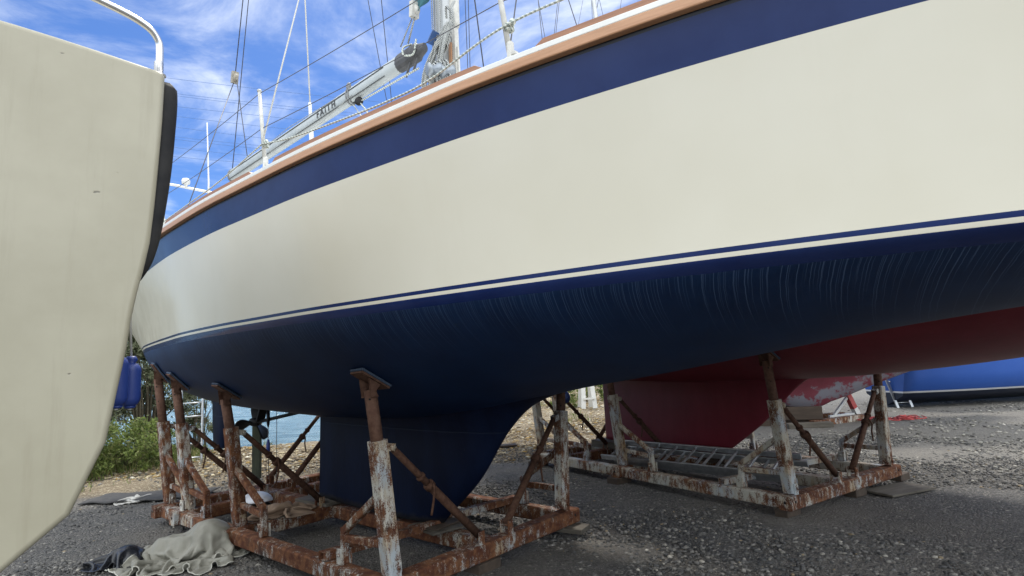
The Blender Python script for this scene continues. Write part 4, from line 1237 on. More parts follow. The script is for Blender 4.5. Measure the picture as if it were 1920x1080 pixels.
cloth_obj('bin_bag', Pb, BF, [noisy('bag_black', (.012, .013, .016), (.02, .022, .028), 6, .25, 0, .1)], 'shiny black plastic bag beside the canvas tarpaulin', 'bag', .002)
bc = at_z(530, 962, .2)
CF = Frame(20, (0, 0, 0)); CF.o = CF.to(bc); CF.o[2] = .20
Pc = drape(44, 40, .8, .65, (.42, .38), 21, [(-.05, 0, .0, .085, .9), (.10, .03, 0, .06, 1)], 100, 22, BK=.05)
cloth_obj('dust_sheet', Pc, CF, [noisy('brown_cloth', (.20, .135, .09), (.27, .19, .13), 8, .85, 0, .3)], 'crumpled brown cloth lying on the rusty cradle rail', 'cloth', .004)
rg_ = at_z(252, 938, 0); QF = Frame(30, (0, 0, 0)); QF.o = QF.to(rg_); QF.o[2] = -.01
Pr = drape(30, 28, .5, .42, (.42, .42), 33, [(0, 0, .0, .05, 1)], 90, 20, BK=.05)
cloth_obj('rag', Pr, QF, [noisy('rag_white', (.42, .41, .38), (.5, .49, .46), 12, .9, 0, .2)], 'crumpled white rag lying on gravel at the left edge', 'cloth', .003)
mt0 = at_z(285, 932, 0); MF = Frame(4, (0, 0, 0)); MF.o = MF.to(mt0)
P = [[(MF.o[0]-.75+1.5*i_/20, MF.o[1]-.28+.56*k_/8+.03*math.sin(i_*.9), .008+.012*math.sin(i_*.7+k_*.5)**2) for k_ in range(9)] for i_ in range(21)]
mo_ = MB().grid(P).build('ground_mat', noisy('old_felt', (.035, .035, .037), (.06, .058, .056), 14, .95, 0, .5), MF, recalc=False); mo_.modifiers.new('t', 'SOLIDIFY').thickness = .012
tag(mo_, 'flat dark roofing felt strip on the ground below the bushes', 'mat')
# white moulded cover, grey tub and rods under the hull
wc = at_z(480, 952, .2); WF = Frame(-52, (0, 0, 0)); WF.o = WF.to(wc); WF.o[2] = .2
o = thing('plastic_cover', WF, 'white moulded plastic cover lying behind a rusty post under the yacht', 'cover')
P = []
for i in range(15):
    a = -1+2*i/14; w_ = .13*(1-abs(a)**2.6)**.5+.012
    P.append([tuple(WF.o+np.array([a*.25, w_*math.cos(t), .06+.10*(1-a*a*.6)*max(math.sin(t), 0)+.03*a])) for t in np.linspace(0, math.pi, 13)])
cv = MB().grid(P).build('shell', noisy('white_plastic', (.55, .56, .60), (.62, .63, .67), 6, .4, 0, .05), WF, o, recalc=False); cv.modifiers.new('t', 'SOLIDIFY').thickness = .006
mb = MB(); mb.box(WF.o+np.array([-.2, -.10, 0]), WF.o+np.array([.2, .10, .055])); mb.build('dark_base', M_black, WF, o, bevel=.01)
tb_ = at_z(466, 981, 0); GF = Frame(12, (0, 0, 0)); GF.o = GF.to(tb_); GF.o[2] = 0
o = thing('paint_tub', GF, 'small grey plastic tub on the gravel behind a rusty post', 'tub')
mb = MB(); mb.lathe(GF.o, (0, 0, 1), [(.06, 0), (.07, .12), (.074, .12), (.074, .13), (.062, .13), (.06, .1)], 20); mb.build('tub', M_alu, GF, o)
mb = MB(); mb.tube([GF.o+np.array([.075*math.cos(a), .03, .13+.05*math.sin(a)]) for a in np.linspace(0, math.pi, 12)], .003, 6); mb.build('handle', M_white, GF, o)
for i, (p, q, lb) in enumerate((((486, 989), (533, 1003), 'longer thin steel rod lying inside the rusty cradle'), ((490, 995), (522, 1002), 'shorter thin steel rod lying inside the rusty cradle'))):
    A, B = at_z(*p, .13), at_z(*q, .10)
    f3 = Frame(0, tuple((A+B)/2)); mb = MB().tube([A, B], .005, 6); tag(mb.build('steel_rod', M_wire, f3), lb, 'rod', 'loose rods')

# ------------------------------------------------------------------ things behind, under the hull
# mooring post
mp = at_z(480, 896, 0); PF = Frame(20, (0, 0, 0)); PF.o = PF.to(mp)
mb = MB(); mb.box(PF.o+np.array([-.055, -.055, -.1]), PF.o+np.array([.055, .055, 1.5])); mb.box(PF.o+np.array([.052, -.045, -.1]), PF.o+np.array([.075, .045, .98]))
tag(mb.build('timber_post', M_greenpost, PF, bevel=.006), 'dark mossy timber post standing on the shingle by the water', 'post')
# hanging cords
c = at_v(Y, 503, 766, 3.35); wz = Y.world(c)
HF = Frame(0, (wz[0], wz[1], wz[2]-.6)); o = thing('hanging_line', HF, 'thin line with dark weight and blue float hanging under the yacht stern', 'line', 'cords hanging under the yacht')
mb = MB(); mb.lathe(wz+np.array([0, 0, -.22]), (0, 0, 1), [(.006, 0), (.014, .03), (.02, .07), (.02, .26)], 12); mb.build('weight', M_black, HF, o)
mb = MB(); mb.tube([wz+np.array([0, 0, .1]), wz+np.array([0, 0, -.45]), wz+np.array([.015, 0, -.85])], .0045, 6); mb.build('cord', M_wire, HF, o)
mb = MB(); mb.lathe(wz+np.array([.002, 0, -.52]), (0, 0, 1), [(.008, -.03), (.012, 0), (.022, .02), (.022, .11), (.014, .14), (.013, .16)], 12); mb.build('float', M_blue_fender, HF, o)
c = at_v(Y, 519, 768, 3.3); wz = Y.world(c); HF2 = Frame(0, tuple(wz))
tag(MB().tube([wz+(0, 0, .05), wz+(0, 0, -.78)], .0035, 6).build('hanging_line', M_wire, HF2), 'plain thin cord hanging under the yacht between the blue float and the keel', 'line', 'cords hanging under the yacht')
# boarding ladder standing in the shingle
la = at_z(356, 872, 0); AF = Frame(25, (0, 0, 0)); AF.o = AF.to(la)
o = thing('boarding_ladder', AF, 'narrow aluminium ladder with curved hoop top standing behind the rusty posts', 'ladder')
lean = np.array([0, .25, 1.5]); lean /= np.linalg.norm(lean)
for s_ in (-.17, .17):
    mb = MB(); mb.tube(catm([AF.o+np.array([s_*1.05, 0, 0]), AF.o+np.array([s_, 0, 0])+lean*1.0, AF.o+np.array([s_*.98, 0, 0])+lean*1.42, AF.o+np.array([s_*.8, -.05, 0])+lean*1.5]), .02, 10); mb.build('stile', M_alu, AF, o)
for k in range(6):
    A = AF.o+np.array([-.17, 0, 0])+lean*(.12+.24*k)
    mb = MB(); mb.tube([A, A+np.array([.34, 0, 0])], .014, 8); mb.build('rung', M_alu, AF, o)
A = AF.o+lean*1.44
mb = MB(); mb.tube(catm([A+np.array([-.16, 0, .02]), A+np.array([-.12, -.14, .0]), A+np.array([.12, -.14, .0]), A+np.array([.16, 0, .02])]), .014, 8); mb.build('hoop', M_alu, AF, o)

# worn red yacht farther back, its long keel on timber baulks
WY = Frame(-10)
WY.o = WY.to(np.array([7.4, 11.6, 0]))
wy = thing('sailing_yacht', WY, 'worn red long keel yacht with grey bare patches standing on timber baulks behind', 'yacht', 'yachts laid up ashore')
def wq(px, py):                                           # keel outline on the boat's centre plane
    return at_v(WY, px, py, WY.o[1])
kp = [wq(*q) for q in ((1463, 758), (1490, 765), (1523, 767), (1557, 753), (1590, 741), (1623, 727), (1680, 705), (1740, 684), (1820, 655), (1900, 620))]
xs_ = [q[0] for q in kp]; zs_ = [q[2] for q in kp]
kz = pchip(xs_, zs_)
x0, x1 = xs_[0], xs_[-1]
P = []
for i in range(40):
    x = x0-1.2+(x1-x0+1.6)*i/39
    zb_ = float(kz(x)) if x > x0 else zs_[0]+(x0-x)*1.15
    q = (x-x0)/(x1-x0)
    bw = 1.35*max(1-max(q, 0)**2.2*.92, .03)
    row = []
    zr_ = zb_+(1.25-zb_)*.62 if zb_ < 1.1 else zb_+.10
    for hb, z in ((0.02, zb_), (.075, zb_+.03), (.11, zb_+(zr_-zb_)*.5), (.18, zr_), (bw*.45, max(1.28, zr_+.10)), (bw*.82, max(1.62, zr_+.3)), (bw, 2.25), (bw*1.04, 3.05)):
        row.append((hb, z))
    P.append([(x, WY.o[1]+h_, z) for h_, z in row[::-1]]+[(x, WY.o[1]-h_, z) for h_, z in row])
mb = MB().grid(P)
mb.f.append(tuple(range(len(P[0])))); mb.smooth.append(False); mb.mi.append(0)
mb.build('hull', M_redworn, WY, wy)
MB().grid([[r[0], (r[0][0], WY.o[1], 3.08), r[-1]] for r in P]).build('deck', M_white, WY, wy)
# its mast and rigging show above the cream yacht's rail
ma = at_v(WY, 1122, 60, WY.o[1]+2.0); mt_ = at_v(WY, 1114, 0, WY.o[1]+2.0)
BM = Frame(0, (0, 0, 0))
def sky_wire(a, b, y, r, zlow, ztop):
    pl = Frame(0); A, B = at_v(pl, *a, y), at_v(pl, *b, y); A, B = np.array(A), np.array(B)
    return [A+(B-A)*(zlow-A[2])/(B[2]-A[2]), A+(B-A)*(ztop-A[2])/(B[2]-A[2])]
mast_p = sky_wire((1121, 60), (1113, 0), 13.0, .05, 3.0, 15)
far = Frame(0, tuple(mast_p[0]*np.array([1, 1, 0])))
far_m = thing('distant_yacht', far, 'distant white yacht mostly hidden, its mast and rigging above the cream rail', 'yacht', 'yachts laid up ashore')
mb = MB().tube(mast_p, .055, 12); mb.build('mast', M_mast, far, far_m)
hx = mast_p[0][0]; P = []
for i in range(14):
    q = i/13; x = hx-.6+7.4*q; b_ = 1.2*math.sin(math.pi*min(q*.9+.12, 1))**.7+.01
    P.append([(x, 13+b_, 2.75), (x, 13+b_*.85, 2.0), (x, 13+.05, 1.5), (x, 13-.05, 1.5), (x, 13-b_*.85, 2.0), (x, 13-b_, 2.75)])
mb = MB().grid(P); mb.grid([[r[0], (r[0][0], 13, 2.85), r[-1]] for r in P]); mb.f.append(tuple(range(6))); mb.smooth.append(False); mb.mi.append(0)
mb.build('hull', M_white, far, far_m)
mb = MB(); mb.box((hx+2.4, 12.93, .12), (hx+3.6, 13.07, 1.55)); mb.build('keel', M_red, far, far_m)
mb = MB(); mb.box((hx+2.3, 12.6, -.02), (hx+3.7, 13.4, .12)); tag(mb.build('timber_baulk', M_brownwood, Frame(0, (hx, 13, 0)), bevel=.01), 'timber baulk under the distant white yacht', 'timber block', GP)
for a, b, r in (((1019, 96), (1009, 0), .009), ((1026, 94), (1010, 5), .008), ((1036, 92), (1046, 0), .008), ((1039, 92), (1049, 0), .008), ((1089, 71), (1066, 0), .012), ((1079, 75), (1093, 0), .005),
                ((1110, 66), (1122, 0), .009), ((1112, 66), (1109, 0), .006), ((1136, 52), (1124, 0), .006), ((1159, 47), (1165, 0), .006), ((1228, 22), (1229, 0), .008), ((1233, 20), (1235, 0), .006), ((1248, 15), (1247.6, 0), .006)):
    MB().tube(sky_wire(a, b, 13.0 if r != .005 else 13.3, r, 2.7, 14), r, 6).build('rigging_wire', M_wire, far, far_m)

# timber baulks under the worn keel
bk = at_v(WY, 1470, 797, WY.o[1]-.14)
def wplank(x0_, x1_, v0, v1, z0, z1, lb, m, rot=0):
    return plank(WY, (x0_, v0, z0), (x1_, v1, z1), 'timber_baulk', lb, m, 'timber block', rot, GP, .01)
vv = WY.o[1]
wplank(xs_[0]-.15, xs_[2]+.12, vv-.22, vv+.4, .125, .375, 'big squared baulk directly under the worn red keel', M_brownwood, 0)
wplank(xs_[0]-.05, xs_[2]+.2, vv-.55, vv-.35, 0, .10, 'long low sleeper on the gravel in front of the baulk', M_greywood, 7)
wplank(xs_[0]-.45, xs_[2]+.2, vv-.15, vv+.4, 0, .122, 'lower dark baulk beneath the big squared baulk', M_brownwood, -4)

# blue boat on the far right with a ladder against it
BB = Frame(8); BB.o = BB.to(np.array([12.0, 14.9, 0]))
bbt = thing('blue_boat', BB, 'bright blue boat hull with thin white waterline at the far right', 'boat')
mbl = mat('blue_hull_paint', (.02, .09, .42), .35); nt = mbl.node_tree
t = N(nt, 'ShaderNodeTexCoord'); sp = N(nt, 'ShaderNodeSeparateXYZ'); L(nt, t.outputs['Object'], sp.inputs[0])
cc = mixn(nt, mathn(nt, 'GREATER_THAN', sp.outputs[2], .36), (.008, .014, .035), (.7, .7, .7))
cc = mixn(nt, mathn(nt, 'GREATER_THAN', sp.outputs[2], .40), cc, mixn(nt, noise(nt, t.outputs['Object'], 3), (.02, .085, .36), (.035, .11, .42)))
setc(mbl, cc)
P = []
for i in range(24):
    q = i/23; x = BB.o[0]-3.0+7.0*q; b_ = 1.15*math.sin(math.pi*min(q*.85+.15, 1))**.6+.01
    P.append([(x, BB.o[1]+b_, 1.7), (x, BB.o[1]+b_*.97, .8), (x, BB.o[1]+b_*.8, .3), (x, BB.o[1]+.05, .05), (x, BB.o[1]-.05, .05), (x, BB.o[1]-b_*.8, .3), (x, BB.o[1]-b_*.97, .8), (x, BB.o[1]-b_, 1.7)])
mb = MB().grid(P); mb.f.append(tuple(range(8))); mb.smooth.append(False); mb.mi.append(0)
mb.build('hull', mbl, BB, bbt)
MB().grid([[r[0], (r[0][0], BB.o[1], 1.78), r[-1]] for r in P]).build('deck', M_white, BB, bbt)
lb_ = at_z(1684, 765, 0); LL = Frame(8); LL.o = LL.to(lb_)
o = thing('step_ladder', LL, 'aluminium ladder leaning against the bright blue boat', 'ladder')
for s_ in (0, .38):
    mb = MB(); mb.beam(LL.o+np.array([s_, 0, 0]), LL.o+np.array([s_-.28, .28, 1.6]), .03, .06, (1, 0, 0)); mb.build('stile', M_alu, LL, o)
for k in range(6):
    q = (.12+.25*k)/1.6
    A = LL.o+np.array([-.28*q, .28*q, 1.6*q]); mb = MB(); mb.tube([A, A+np.array([.38, 0, 0])], .015, 8); mb.build('rung', M_alu, LL, o)

# red and white stand on a low white frame
SF = Frame(18); sp_ = at_z(1612, 786, 0); SF.o = SF.to(sp_)
M_redpaint = noisy('red_white_paint', (.42, .05, .05), (.5, .10, .09), 8, .6, 0, .2)
o = thing('boat_stand', SF, 'red and white steel stand with diagonal strut behind the red yacht', 'boat stand')
S0 = SF.o
mb = MB(); mb.beam(S0, S0+np.array([-.12, 0, .24]), .10, .10, (0, 1, 0)); mb.build('post_foot', M_white, SF, o)
mb = MB(); mb.beam(S0+np.array([-.12, 0, .241]), S0+np.array([-.30, 0, .62]), .10, .10, (0, 1, 0)); mb.build('post', M_redpaint, SF, o)
mb = MB(); mb.beam(S0+np.array([-.24, 0, .50]), S0+np.array([-.62, .05, .12]), .05, .05, (0, 1, 0)); mb.build('strut', M_white, SF, o)
mb = MB(); mb.beam(S0+np.array([-.14, 0, .12]), S0+np.array([-.75, .05, .10]), .05, .05); mb.build('base_bar', M_white, SF, o)
mb = MB(); mb.beam(S0+np.array([.05, -.12, .06]), S0+np.array([-1.6, -.35, .06]), .12, .12); mb.build('frame_beam', M_white_beam, SF, o)
mb = MB(); mb.beam(S0+np.array([.0, .4, .06]), S0+np.array([-1.6, .5, .06]), .12, .12); mb.build('frame_beam', M_white_beam, SF, o)
# red netting
rn = at_z(1662, 786, 0); RF = Frame(0, tuple(rn)); mb = MB()
for k in range(16):
    c = rn+np.array([rng.uniform(-.55, .75), rng.uniform(-.25, .25), 0]); a0_ = rng.uniform(0, 6)
    mb.tube(catm([c+np.array([.16*math.cos(a0_+i*1.1)*(1+.4*math.sin(i*2.3)), .16*math.sin(a0_+i*1.1), .02+.02*math.sin(i*1.9+k)]) for i in range(6)], 5), .011, 5)
tag(mb.build('rope_heap', noisy('red_rope', (.42, .05, .055), (.5, .10, .09), 20, .8, 0, .2), RF), 'tangled red rope lying on the gravel in front of the blue boat', 'rope')
# loose boards
pb0 = at_z(1684, 922, 0); F3 = Frame(22); F3.o = F3.to(pb0)
mb = MB(); mb.box(F3.o+np.array([-.32, -.17, .012]), F3.o+np.array([.35, .17, .034])); tag(mb.build('loose_board', M_greywood, F3, bevel=.004), 'weathered plywood board lying on gravel right of the white cradle', 'board')
pb0 = at_z(948, 838, 0); F3 = Frame(10); F3.o = F3.to(pb0)
mb = MB(); mb.box(F3.o+np.array([-.28, -.1, .01]), F3.o+np.array([.2, .1, .04])); tag(mb.build('loose_board', M_brownwood, F3, bevel=.004), 'brown board lying on shingle between the two cradles', 'board')
# white trestle in the distance
tr = at_z(1104, 766, 0); F3 = Frame(5); F3.o = F3.to(tr)
o = thing('trestle', F3, 'white trestle standing on the shingle far behind the cradles', 'trestle')
for s_ in (-.16, .20):
    mb = MB(); mb.beam(F3.o+np.array([s_, 0, 0]), F3.o+np.array([s_*.55, .1, 1.35]), .13, .06, (0, 1, 0)); mb.build('leg', M_white, F3, o)
    mb = MB(); mb.beam(F3.o+np.array([s_, .6, 0]), F3.o+np.array([s_*.55, .18, 1.35]), .13, .06, (0, 1, 0)); mb.build('leg', M_white, F3, o)
mb = MB(); mb.beam(F3.o+np.array([-.35, .14, 1.41]), F3.o+np.array([.35, .14, 1.41]), .16, .11); mb.build('top_bar', M_white, F3, o)
mb = MB(); mb.beam(F3.o+np.array([-.15, -.04, .3]), F3.o+np.array([.19, -.04, .3]), .04, .05); mb.build('cross_bar', M_white, F3, o)
# rolled blue buoy seen beyond the hull
by = EYE+sight(1057, 745)*7.4; F3 = Frame(0, tuple(by))
o = thing('buoy', F3, 'dark blue round buoy showing beside the far rusty post', 'buoy')
mb = MB(); r_ = .085; mb.lathe(by, (0, 0, 1), [(r_*math.cos(a), r_*math.sin(a)) for a in np.linspace(-1.5, 1.5, 15)], 20); mb.build('float', noisy('navy_buoy', (.01, .025, .10), (.015, .035, .13), 9, .5, 0, .1), F3, o)
mb = MB(); mb.tube([by+(0, 0, .08), by+(0.02, 0.02, .75)], .006, 6); mb.build('line', M_wire, F3, o)

# ------------------------------------------------------------------ power lines far off
pw = mat('far_cable', (.10, .17, .34), .9)
for (xa, ya, xb, yb) in ((320, 147, 660, 186), (333, 176, 660, 212), (333, 180, 660, 218), (333, 200, 660, 234), (330, 218, 560, 244), (328, 238, 520, 262), (326, 256, 500, 274), (326, 261, 500, 280), (324, 276, 470, 292), (322, 293, 450, 304)):
    D = 260.0
    a, b = EYE+sight(xa, ya)*D, EYE+sight(xb, yb)*D
    dd = b-a
    pts = []
    for k in range(41):
        s_ = -1.2+3.4*k/40
        p = a+dd*s_; p = p+np.array([0, 0, .9*(s_-.5)**2-.2]); pts.append(p)
    F3 = Frame(0, tuple(pts[20])); tag(MB().tube(pts, .085, 5).build('power_line', pw, F3), 'thin overhead power line crossing the blue sky behind the boom', 'power line', 'overhead power lines')

# ------------------------------------------------------------------ ground, shore, water
def shore_y(x):
    s = np.clip((x+4.2)/6.5, 0, 1); s = s*s*(3-2*s)
    return 13.9+s*30+np.clip(x-5, 0, 400)*.6 + .25*np.sin(x*1.1)
def ground_z(x, y):
    d = y-shore_y(x)
    zf_ = -np.clip((d+1.2)*.16, 0, 2.2)
    return zf_
def ground_h(x, y): return ground_z(x, y)
gx = np.concatenate([[-900, -300, -120, -60, -40], np.arange(-30, -9, .8), np.arange(-9, 11, .09), np.arange(11, 32, .8), [40, 70, 140, 300, 900]])
gy = np.concatenate([[-300, -60, -20, -8], np.arange(-4, 2.5, .5), np.arange(2.5, 11, .09), np.arange(11, 20, .16), np.arange(20, 48, .8), [60, 90, 200, 900]])
GX, GY = np.meshgrid(gx, gy, indexing='ij')
GZ = ground_h(GX, GY)
def vnoise(x, y, sc, seed):
    """value noise on a lattice"""
    r = np.random.default_rng(seed).random((256, 256))
    a, b = x*sc, y*sc; i, j = np.floor(a).astype(int), np.floor(b).astype(int); fa, fb = a-i, b-j
    fa, fb = fa*fa*(3-2*fa), fb*fb*(3-2*fb)
    g = lambda p, q: r[p % 256, q % 256]
    return (g(i, j)*(1-fa)+g(i+1, j)*fa)*(1-fb)+(g(i, j+1)*(1-fa)+g(i+1, j+1)*fa)*fb
near = (np.abs(GX) < 30) & (GY < 48) & (GY > -8)
GZ = GZ+np.where(near, (vnoise(GX, GY, .7, 1)-.5)*.05+(vnoise(GX, GY, 3.1, 2)-.5)*.018+(vnoise(GX, GY, 9, 3)-.5)*.008-.012, 0)
nx, ny = len(gx), len(gy)
idx = np.arange(nx*ny).reshape(nx, ny)
F_ = np.stack([idx[:-1, :-1], idx[1:, :-1], idx[1:, 1:], idx[:-1, 1:]], -1).reshape(-1, 4)
me = bpy.data.meshes.new('ground')
V_ = np.stack([GX, GY, GZ], -1).reshape(-1, 3)
me.vertices.add(len(V_)); me.vertices.foreach_set('co', V_.ravel())
me.loops.add(F_.size); me.loops.foreach_set('vertex_index', F_.ravel().astype(np.int32))
me.polygons.add(len(F_)); me.polygons.foreach_set('loop_start', np.arange(0, F_.size, 4, dtype=np.int32)); me.polygons.foreach_set('loop_total', np.full(len(F_), 4, np.int32))
me.polygons.foreach_set('use_smooth', np.ones(len(F_), bool))
me.update(); me.validate()
mg = mat('ground_gravel', (.06, .058, .055), .92, 0, .25); nt = mg.node_tree
v = objco(nt)
sp = N(nt, 'ShaderNodeSeparateXYZ'); L(nt, v, sp.inputs[0])
vo = N(nt, 'ShaderNodeTexVoronoi', ins={'Scale': 48.0, 'Randomness': 1.0}); L(nt, v, vo.inputs['Vector'])
vo2 = N(nt, 'ShaderNodeTexVoronoi', ins={'Scale': 105.0, 'Randomness': 1.0}); L(nt, v, vo2.inputs['Vector'])
sc1 = N(nt, 'ShaderNodeSeparateColor'); L(nt, vo.outputs['Color'], sc1.inputs[0])
sc2 = N(nt, 'ShaderNodeSeparateColor'); L(nt, vo2.outputs['Color'], sc2.inputs[0])
g1 = mixn(nt, sc1.outputs[0], (.058, .057, .056), (.18, .172, .16))
g1 = mixn(nt, mathn(nt, 'GREATER_THAN', sc1.outputs[1], .94), g1, (.32, .30, .26))
g2 = mixn(nt, sc2.outputs[0], (.052, .051, .051), (.165, .158, .148))
g2 = mixn(nt, mathn(nt, 'GREATER_THAN', sc2.outputs[1], .95), g2, (.32, .30, .26))
grav = mixn(nt, rng_map(nt, noise(nt, v, 7, 3), .42, .58), g1, g2)
grav = mixn(nt, rng_map(nt, noise(nt, v, .55, 4, .6), .36, .66, 0, .7), grav, (.18, .165, .145))
grav = mixn(nt, rng_map(nt, noise(nt, v, 2.6, 5, .65), .56, .72, 0, .55), grav, (.06, .057, .054))
lt = mixn(nt, sc1.outputs[0], (.13, .125, .113), (.28, .265, .235))
lt = mixn(nt, sc2.outputs[1], lt, (.16, .15, .135))
# pale dry gravel to the right rear, brown shingle and earth by the shore
fr_ = mathn(nt, 'ADD', mathn(nt, 'ADD', mathn(nt, 'MULTIPLY', sp.outputs[0], .55), sp.outputs[1]), mathn(nt, 'MULTIPLY', noise(nt, v, .8, 4), 2.2))
grav = mixn(nt, rng_map(nt, fr_, 9.6, 12.4), grav, lt)
grav = mixn(nt, rng_map(nt, mathn(nt, 'ADD', sp.outputs[1], mathn(nt, 'MULTIPLY', noise(nt, v, .9, 4), 2.0)), 3.0, .8), grav, lt)  # pale zone behind the camera, out of view, added to bounce light onto the hull
sh1 = mixn(nt, sc1.outputs[0], (.13, .10, .065), (.30, .245, .165))
sh1 = mixn(nt, rng_map(nt, noise(nt, v, 1.3, 5, .65), .45, .7), sh1, (.10, .075, .045))
sh1 = mixn(nt, mathn(nt, 'GREATER_THAN', sc1.outputs[1], .9), sh1, (.42, .37, .26))
b_ = mathn(nt, 'ADD', mathn(nt, 'SUBTRACT', sp.outputs[1], mathn(nt, 'MULTIPLY', sp.outputs[0], .22)), mathn(nt, 'MULTIPLY', noise(nt, v, 1.1, 4), 1.4))
xl = rng_map(nt, mathn(nt, 'SUBTRACT', sp.outputs[0], mathn(nt, 'MULTIPLY', sp.outputs[1], .22)), .2, 1.3, 1, 0)
setc(mg, mixn(nt, mathn(nt, 'MULTIPLY', rng_map(nt, b_, 9.6, 10.4), xl), grav, sh1))
hh = mathn(nt, 'ADD', mathn(nt, 'MULTIPLY', vo.outputs['Distance'], -1.0), mathn(nt, 'MULTIPLY', vo2.outputs['Distance'], -.5))
bump(mg, hh, .9, .02)
me.materials.append(mg)
go = bpy.data.objects.new('ground', me); col.objects.link(go); tag(go, 'dark gravel boatyard ground running down to a shingle shore', 'ground', None, 'structure')

# old dark mat by the shore edge
# water
mw = mat('water', (.10, .19, .25), .12, 0, .5); nt = mw.node_tree
v = objco(nt, (1, 2.4, 1))
wv = noise(nt, objco(nt, (.9, 2.4, 1)), 1.7, 7, .66, .3)
bump(mw, wv, 1.0, .45)
wc_ = mixn(nt, rng_map(nt, noise(nt, objco(nt, (.5, 2.0, 1)), 2.2, 6, .65), .38, .62), (.08, .18, .27), (.27, .40, .48))
setc(mw, wc_)
me = bpy.data.meshes.new('water'); me.from_pydata([(-2000, -300, -.28), (2000, -300, -.28), (2000, 3000, -.28), (-2000, 3000, -.28)], [], [(0, 1, 2, 3)]); me.materials.append(mw)
wo_ = bpy.data.objects.new('water', me); col.objects.link(wo_); tag(wo_, 'rippled pale blue water beyond the shingle shore', 'water', None, 'structure')
# far wooded shore
mh = noisy('far_wood', (.04, .055, .035), (.075, .09, .06), .05, .95, 0, 0)
mb = MB(); hx_ = np.linspace(-1800, 1800, 90); P = []
for x in hx_:
    t_ = 14+8*mnoise.noise(Vector((x*.006, 1.3, 0)))+5*mnoise.noise(Vector((x*.03, 7.3, 0)))
    P.append([(x, 900, -1), (x, 905, t_*.6), (x, 930, t_), (x, 1000, t_*1.2), (x, 1100, -1)])
ho = mb.grid(P).build('hills', mh); tag(ho, 'low wooded far shore across the water', 'hills', None, 'structure')

# ------------------------------------------------------------------ loose stones (one mesh: uncountable)
def np_mesh(name, V, F, m, colr=None):
    me = bpy.data.meshes.new(name)
    k = F.shape[1]
    me.vertices.add(len(V)); me.vertices.foreach_set('co', V.astype(np.float32).ravel())
    me.loops.add(F.size); me.loops.foreach_set('vertex_index', F.astype(np.int32).ravel())
    me.polygons.add(len(F)); me.polygons.foreach_set('loop_start', np.arange(0, F.size, k, dtype=np.int32)); me.polygons.foreach_set('loop_total', np.full(len(F), k, np.int32))
    if colr is not None:
        at = me.color_attributes.new('tone', 'FLOAT_COLOR', 'POINT'); at.data.foreach_set('color', np.concatenate([colr, np.ones((len(colr), 1))], 1).astype(np.float32).ravel())
    me.update(); me.validate(); me.materials.append(m)
    o = bpy.data.objects.new(name, me); col.objects.link(o)
    return o
def tone_mat(name, rough=.85, transl=0.0):
    m = mat(name, (.5, .5, .5), rough, 0, .3); nt = m.node_tree
    a = N(nt, 'ShaderNodeAttribute', attribute_name='tone')
    setc(m, a.outputs['Color'])
    if transl > 0:
        tr_ = N(nt, 'ShaderNodeBsdfTranslucent'); L(nt, a.outputs['Color'], tr_.inputs['Color'])
        mx = N(nt, 'ShaderNodeMixShader'); mx.inputs[0].default_value = transl
        out = nt.nodes['Material Output']
        L(nt, bsdf(m).outputs[0], mx.inputs[1]); L(nt, tr_.outputs[0], mx.inputs[2]); L(nt, mx.outputs[0], out.inputs[0])
    return m
ico = bmesh.new(); bmesh.ops.create_icosphere(ico, subdivisions=1, radius=1.0)
IV = np.array([v_.co[:] for v_ in ico.verts]); IF = np.array([[v_.index for v_ in f_.verts] for f_ in ico.faces]); ico.free()
def stones(n, xy, smin, smax, power, tones, tw, flat=.6):
    s = smin+(smax-smin)*rng.random(n)**power
    sc_ = np.stack([s*rng.uniform(.7, 1.3, n), s*rng.uniform(.6, 1.1, n), s*rng.uniform(flat*.6, flat*1.2, n)], -1)
    V = IV[None]*(1+rng.normal(0, .16, (n, len(IV), 1)))*sc_[:, None]
    a = rng.uniform(0, 6.28, n); ca, sa = np.cos(a)[:, None], np.sin(a)[:, None]
    X_ = V[..., 0]*ca-V[..., 1]*sa; Y_ = V[..., 0]*sa+V[..., 1]*ca
    z0 = ground_h(xy[:, 0], xy[:, 1])-.012+sc_[:, 2]*.35
    V = np.stack([X_+xy[:, :1], Y_+xy[:, 1:], V[..., 2]+z0[:, None]], -1).reshape(-1, 3)
    F = (IF[None]+(np.arange(n)*len(IV))[:, None, None]).reshape(-1, 3)
    ti = rng.choice(len(tones), n, p=tw)
    c = np.array(tones)[ti]*rng.uniform(.7, 1.3, (n, 1))
    return V, F, np.repeat(c, len(IV), 0)
def scatter(n, x0, x1, y0, y1):
    return np.stack([rng.uniform(x0, x1, n), rng.uniform(y0, y1, n)], -1)
M_tone = tone_mat('stone_tone')
n = 62000
rr = 3.6+8.0*rng.random(n)**1.3; th = rng.uniform(-.95, .95, n)
xy = np.stack([rr*np.sin(th), rr*np.cos(th)], -1)
x2 = scatter(26000, -1.5, 6.5, 4.5, 10.5); xy = np.concatenate([xy, x2]); n = len(xy)
V, F, c_ = stones(n, xy, .006, .024, 2.9, [(.075, .074, .073), (.13, .125, .118), (.20, .19, .172), (.33, .31, .27), (.25, .20, .13)], [.43, .345, .18, .028, .017])
tag(np_mesh('gravel', V, F, M_tone, c_), 'loose gravel stones strewn over the dark yard ground', 'gravel', None, 'stuff')
n = 15000
xy = scatter(n, -8, 3.5, 9.2, 15.0)
keep = (xy[:, 1] < shore_y(xy[:, 0])-.1) & (xy[:, 0] < xy[:, 1]*.22+.9+rng.normal(0, .3, n)) & (xy[:, 1]-.22*xy[:, 0] > 9.7+rng.normal(0, .5, n)); xy = xy[keep]
x2 = scatter(9000, 0.0, 5.0, 14, 30); x2 = x2[x2[:, 0] < x2[:, 1]*.22+.9]; xy = np.concatenate([xy, x2])
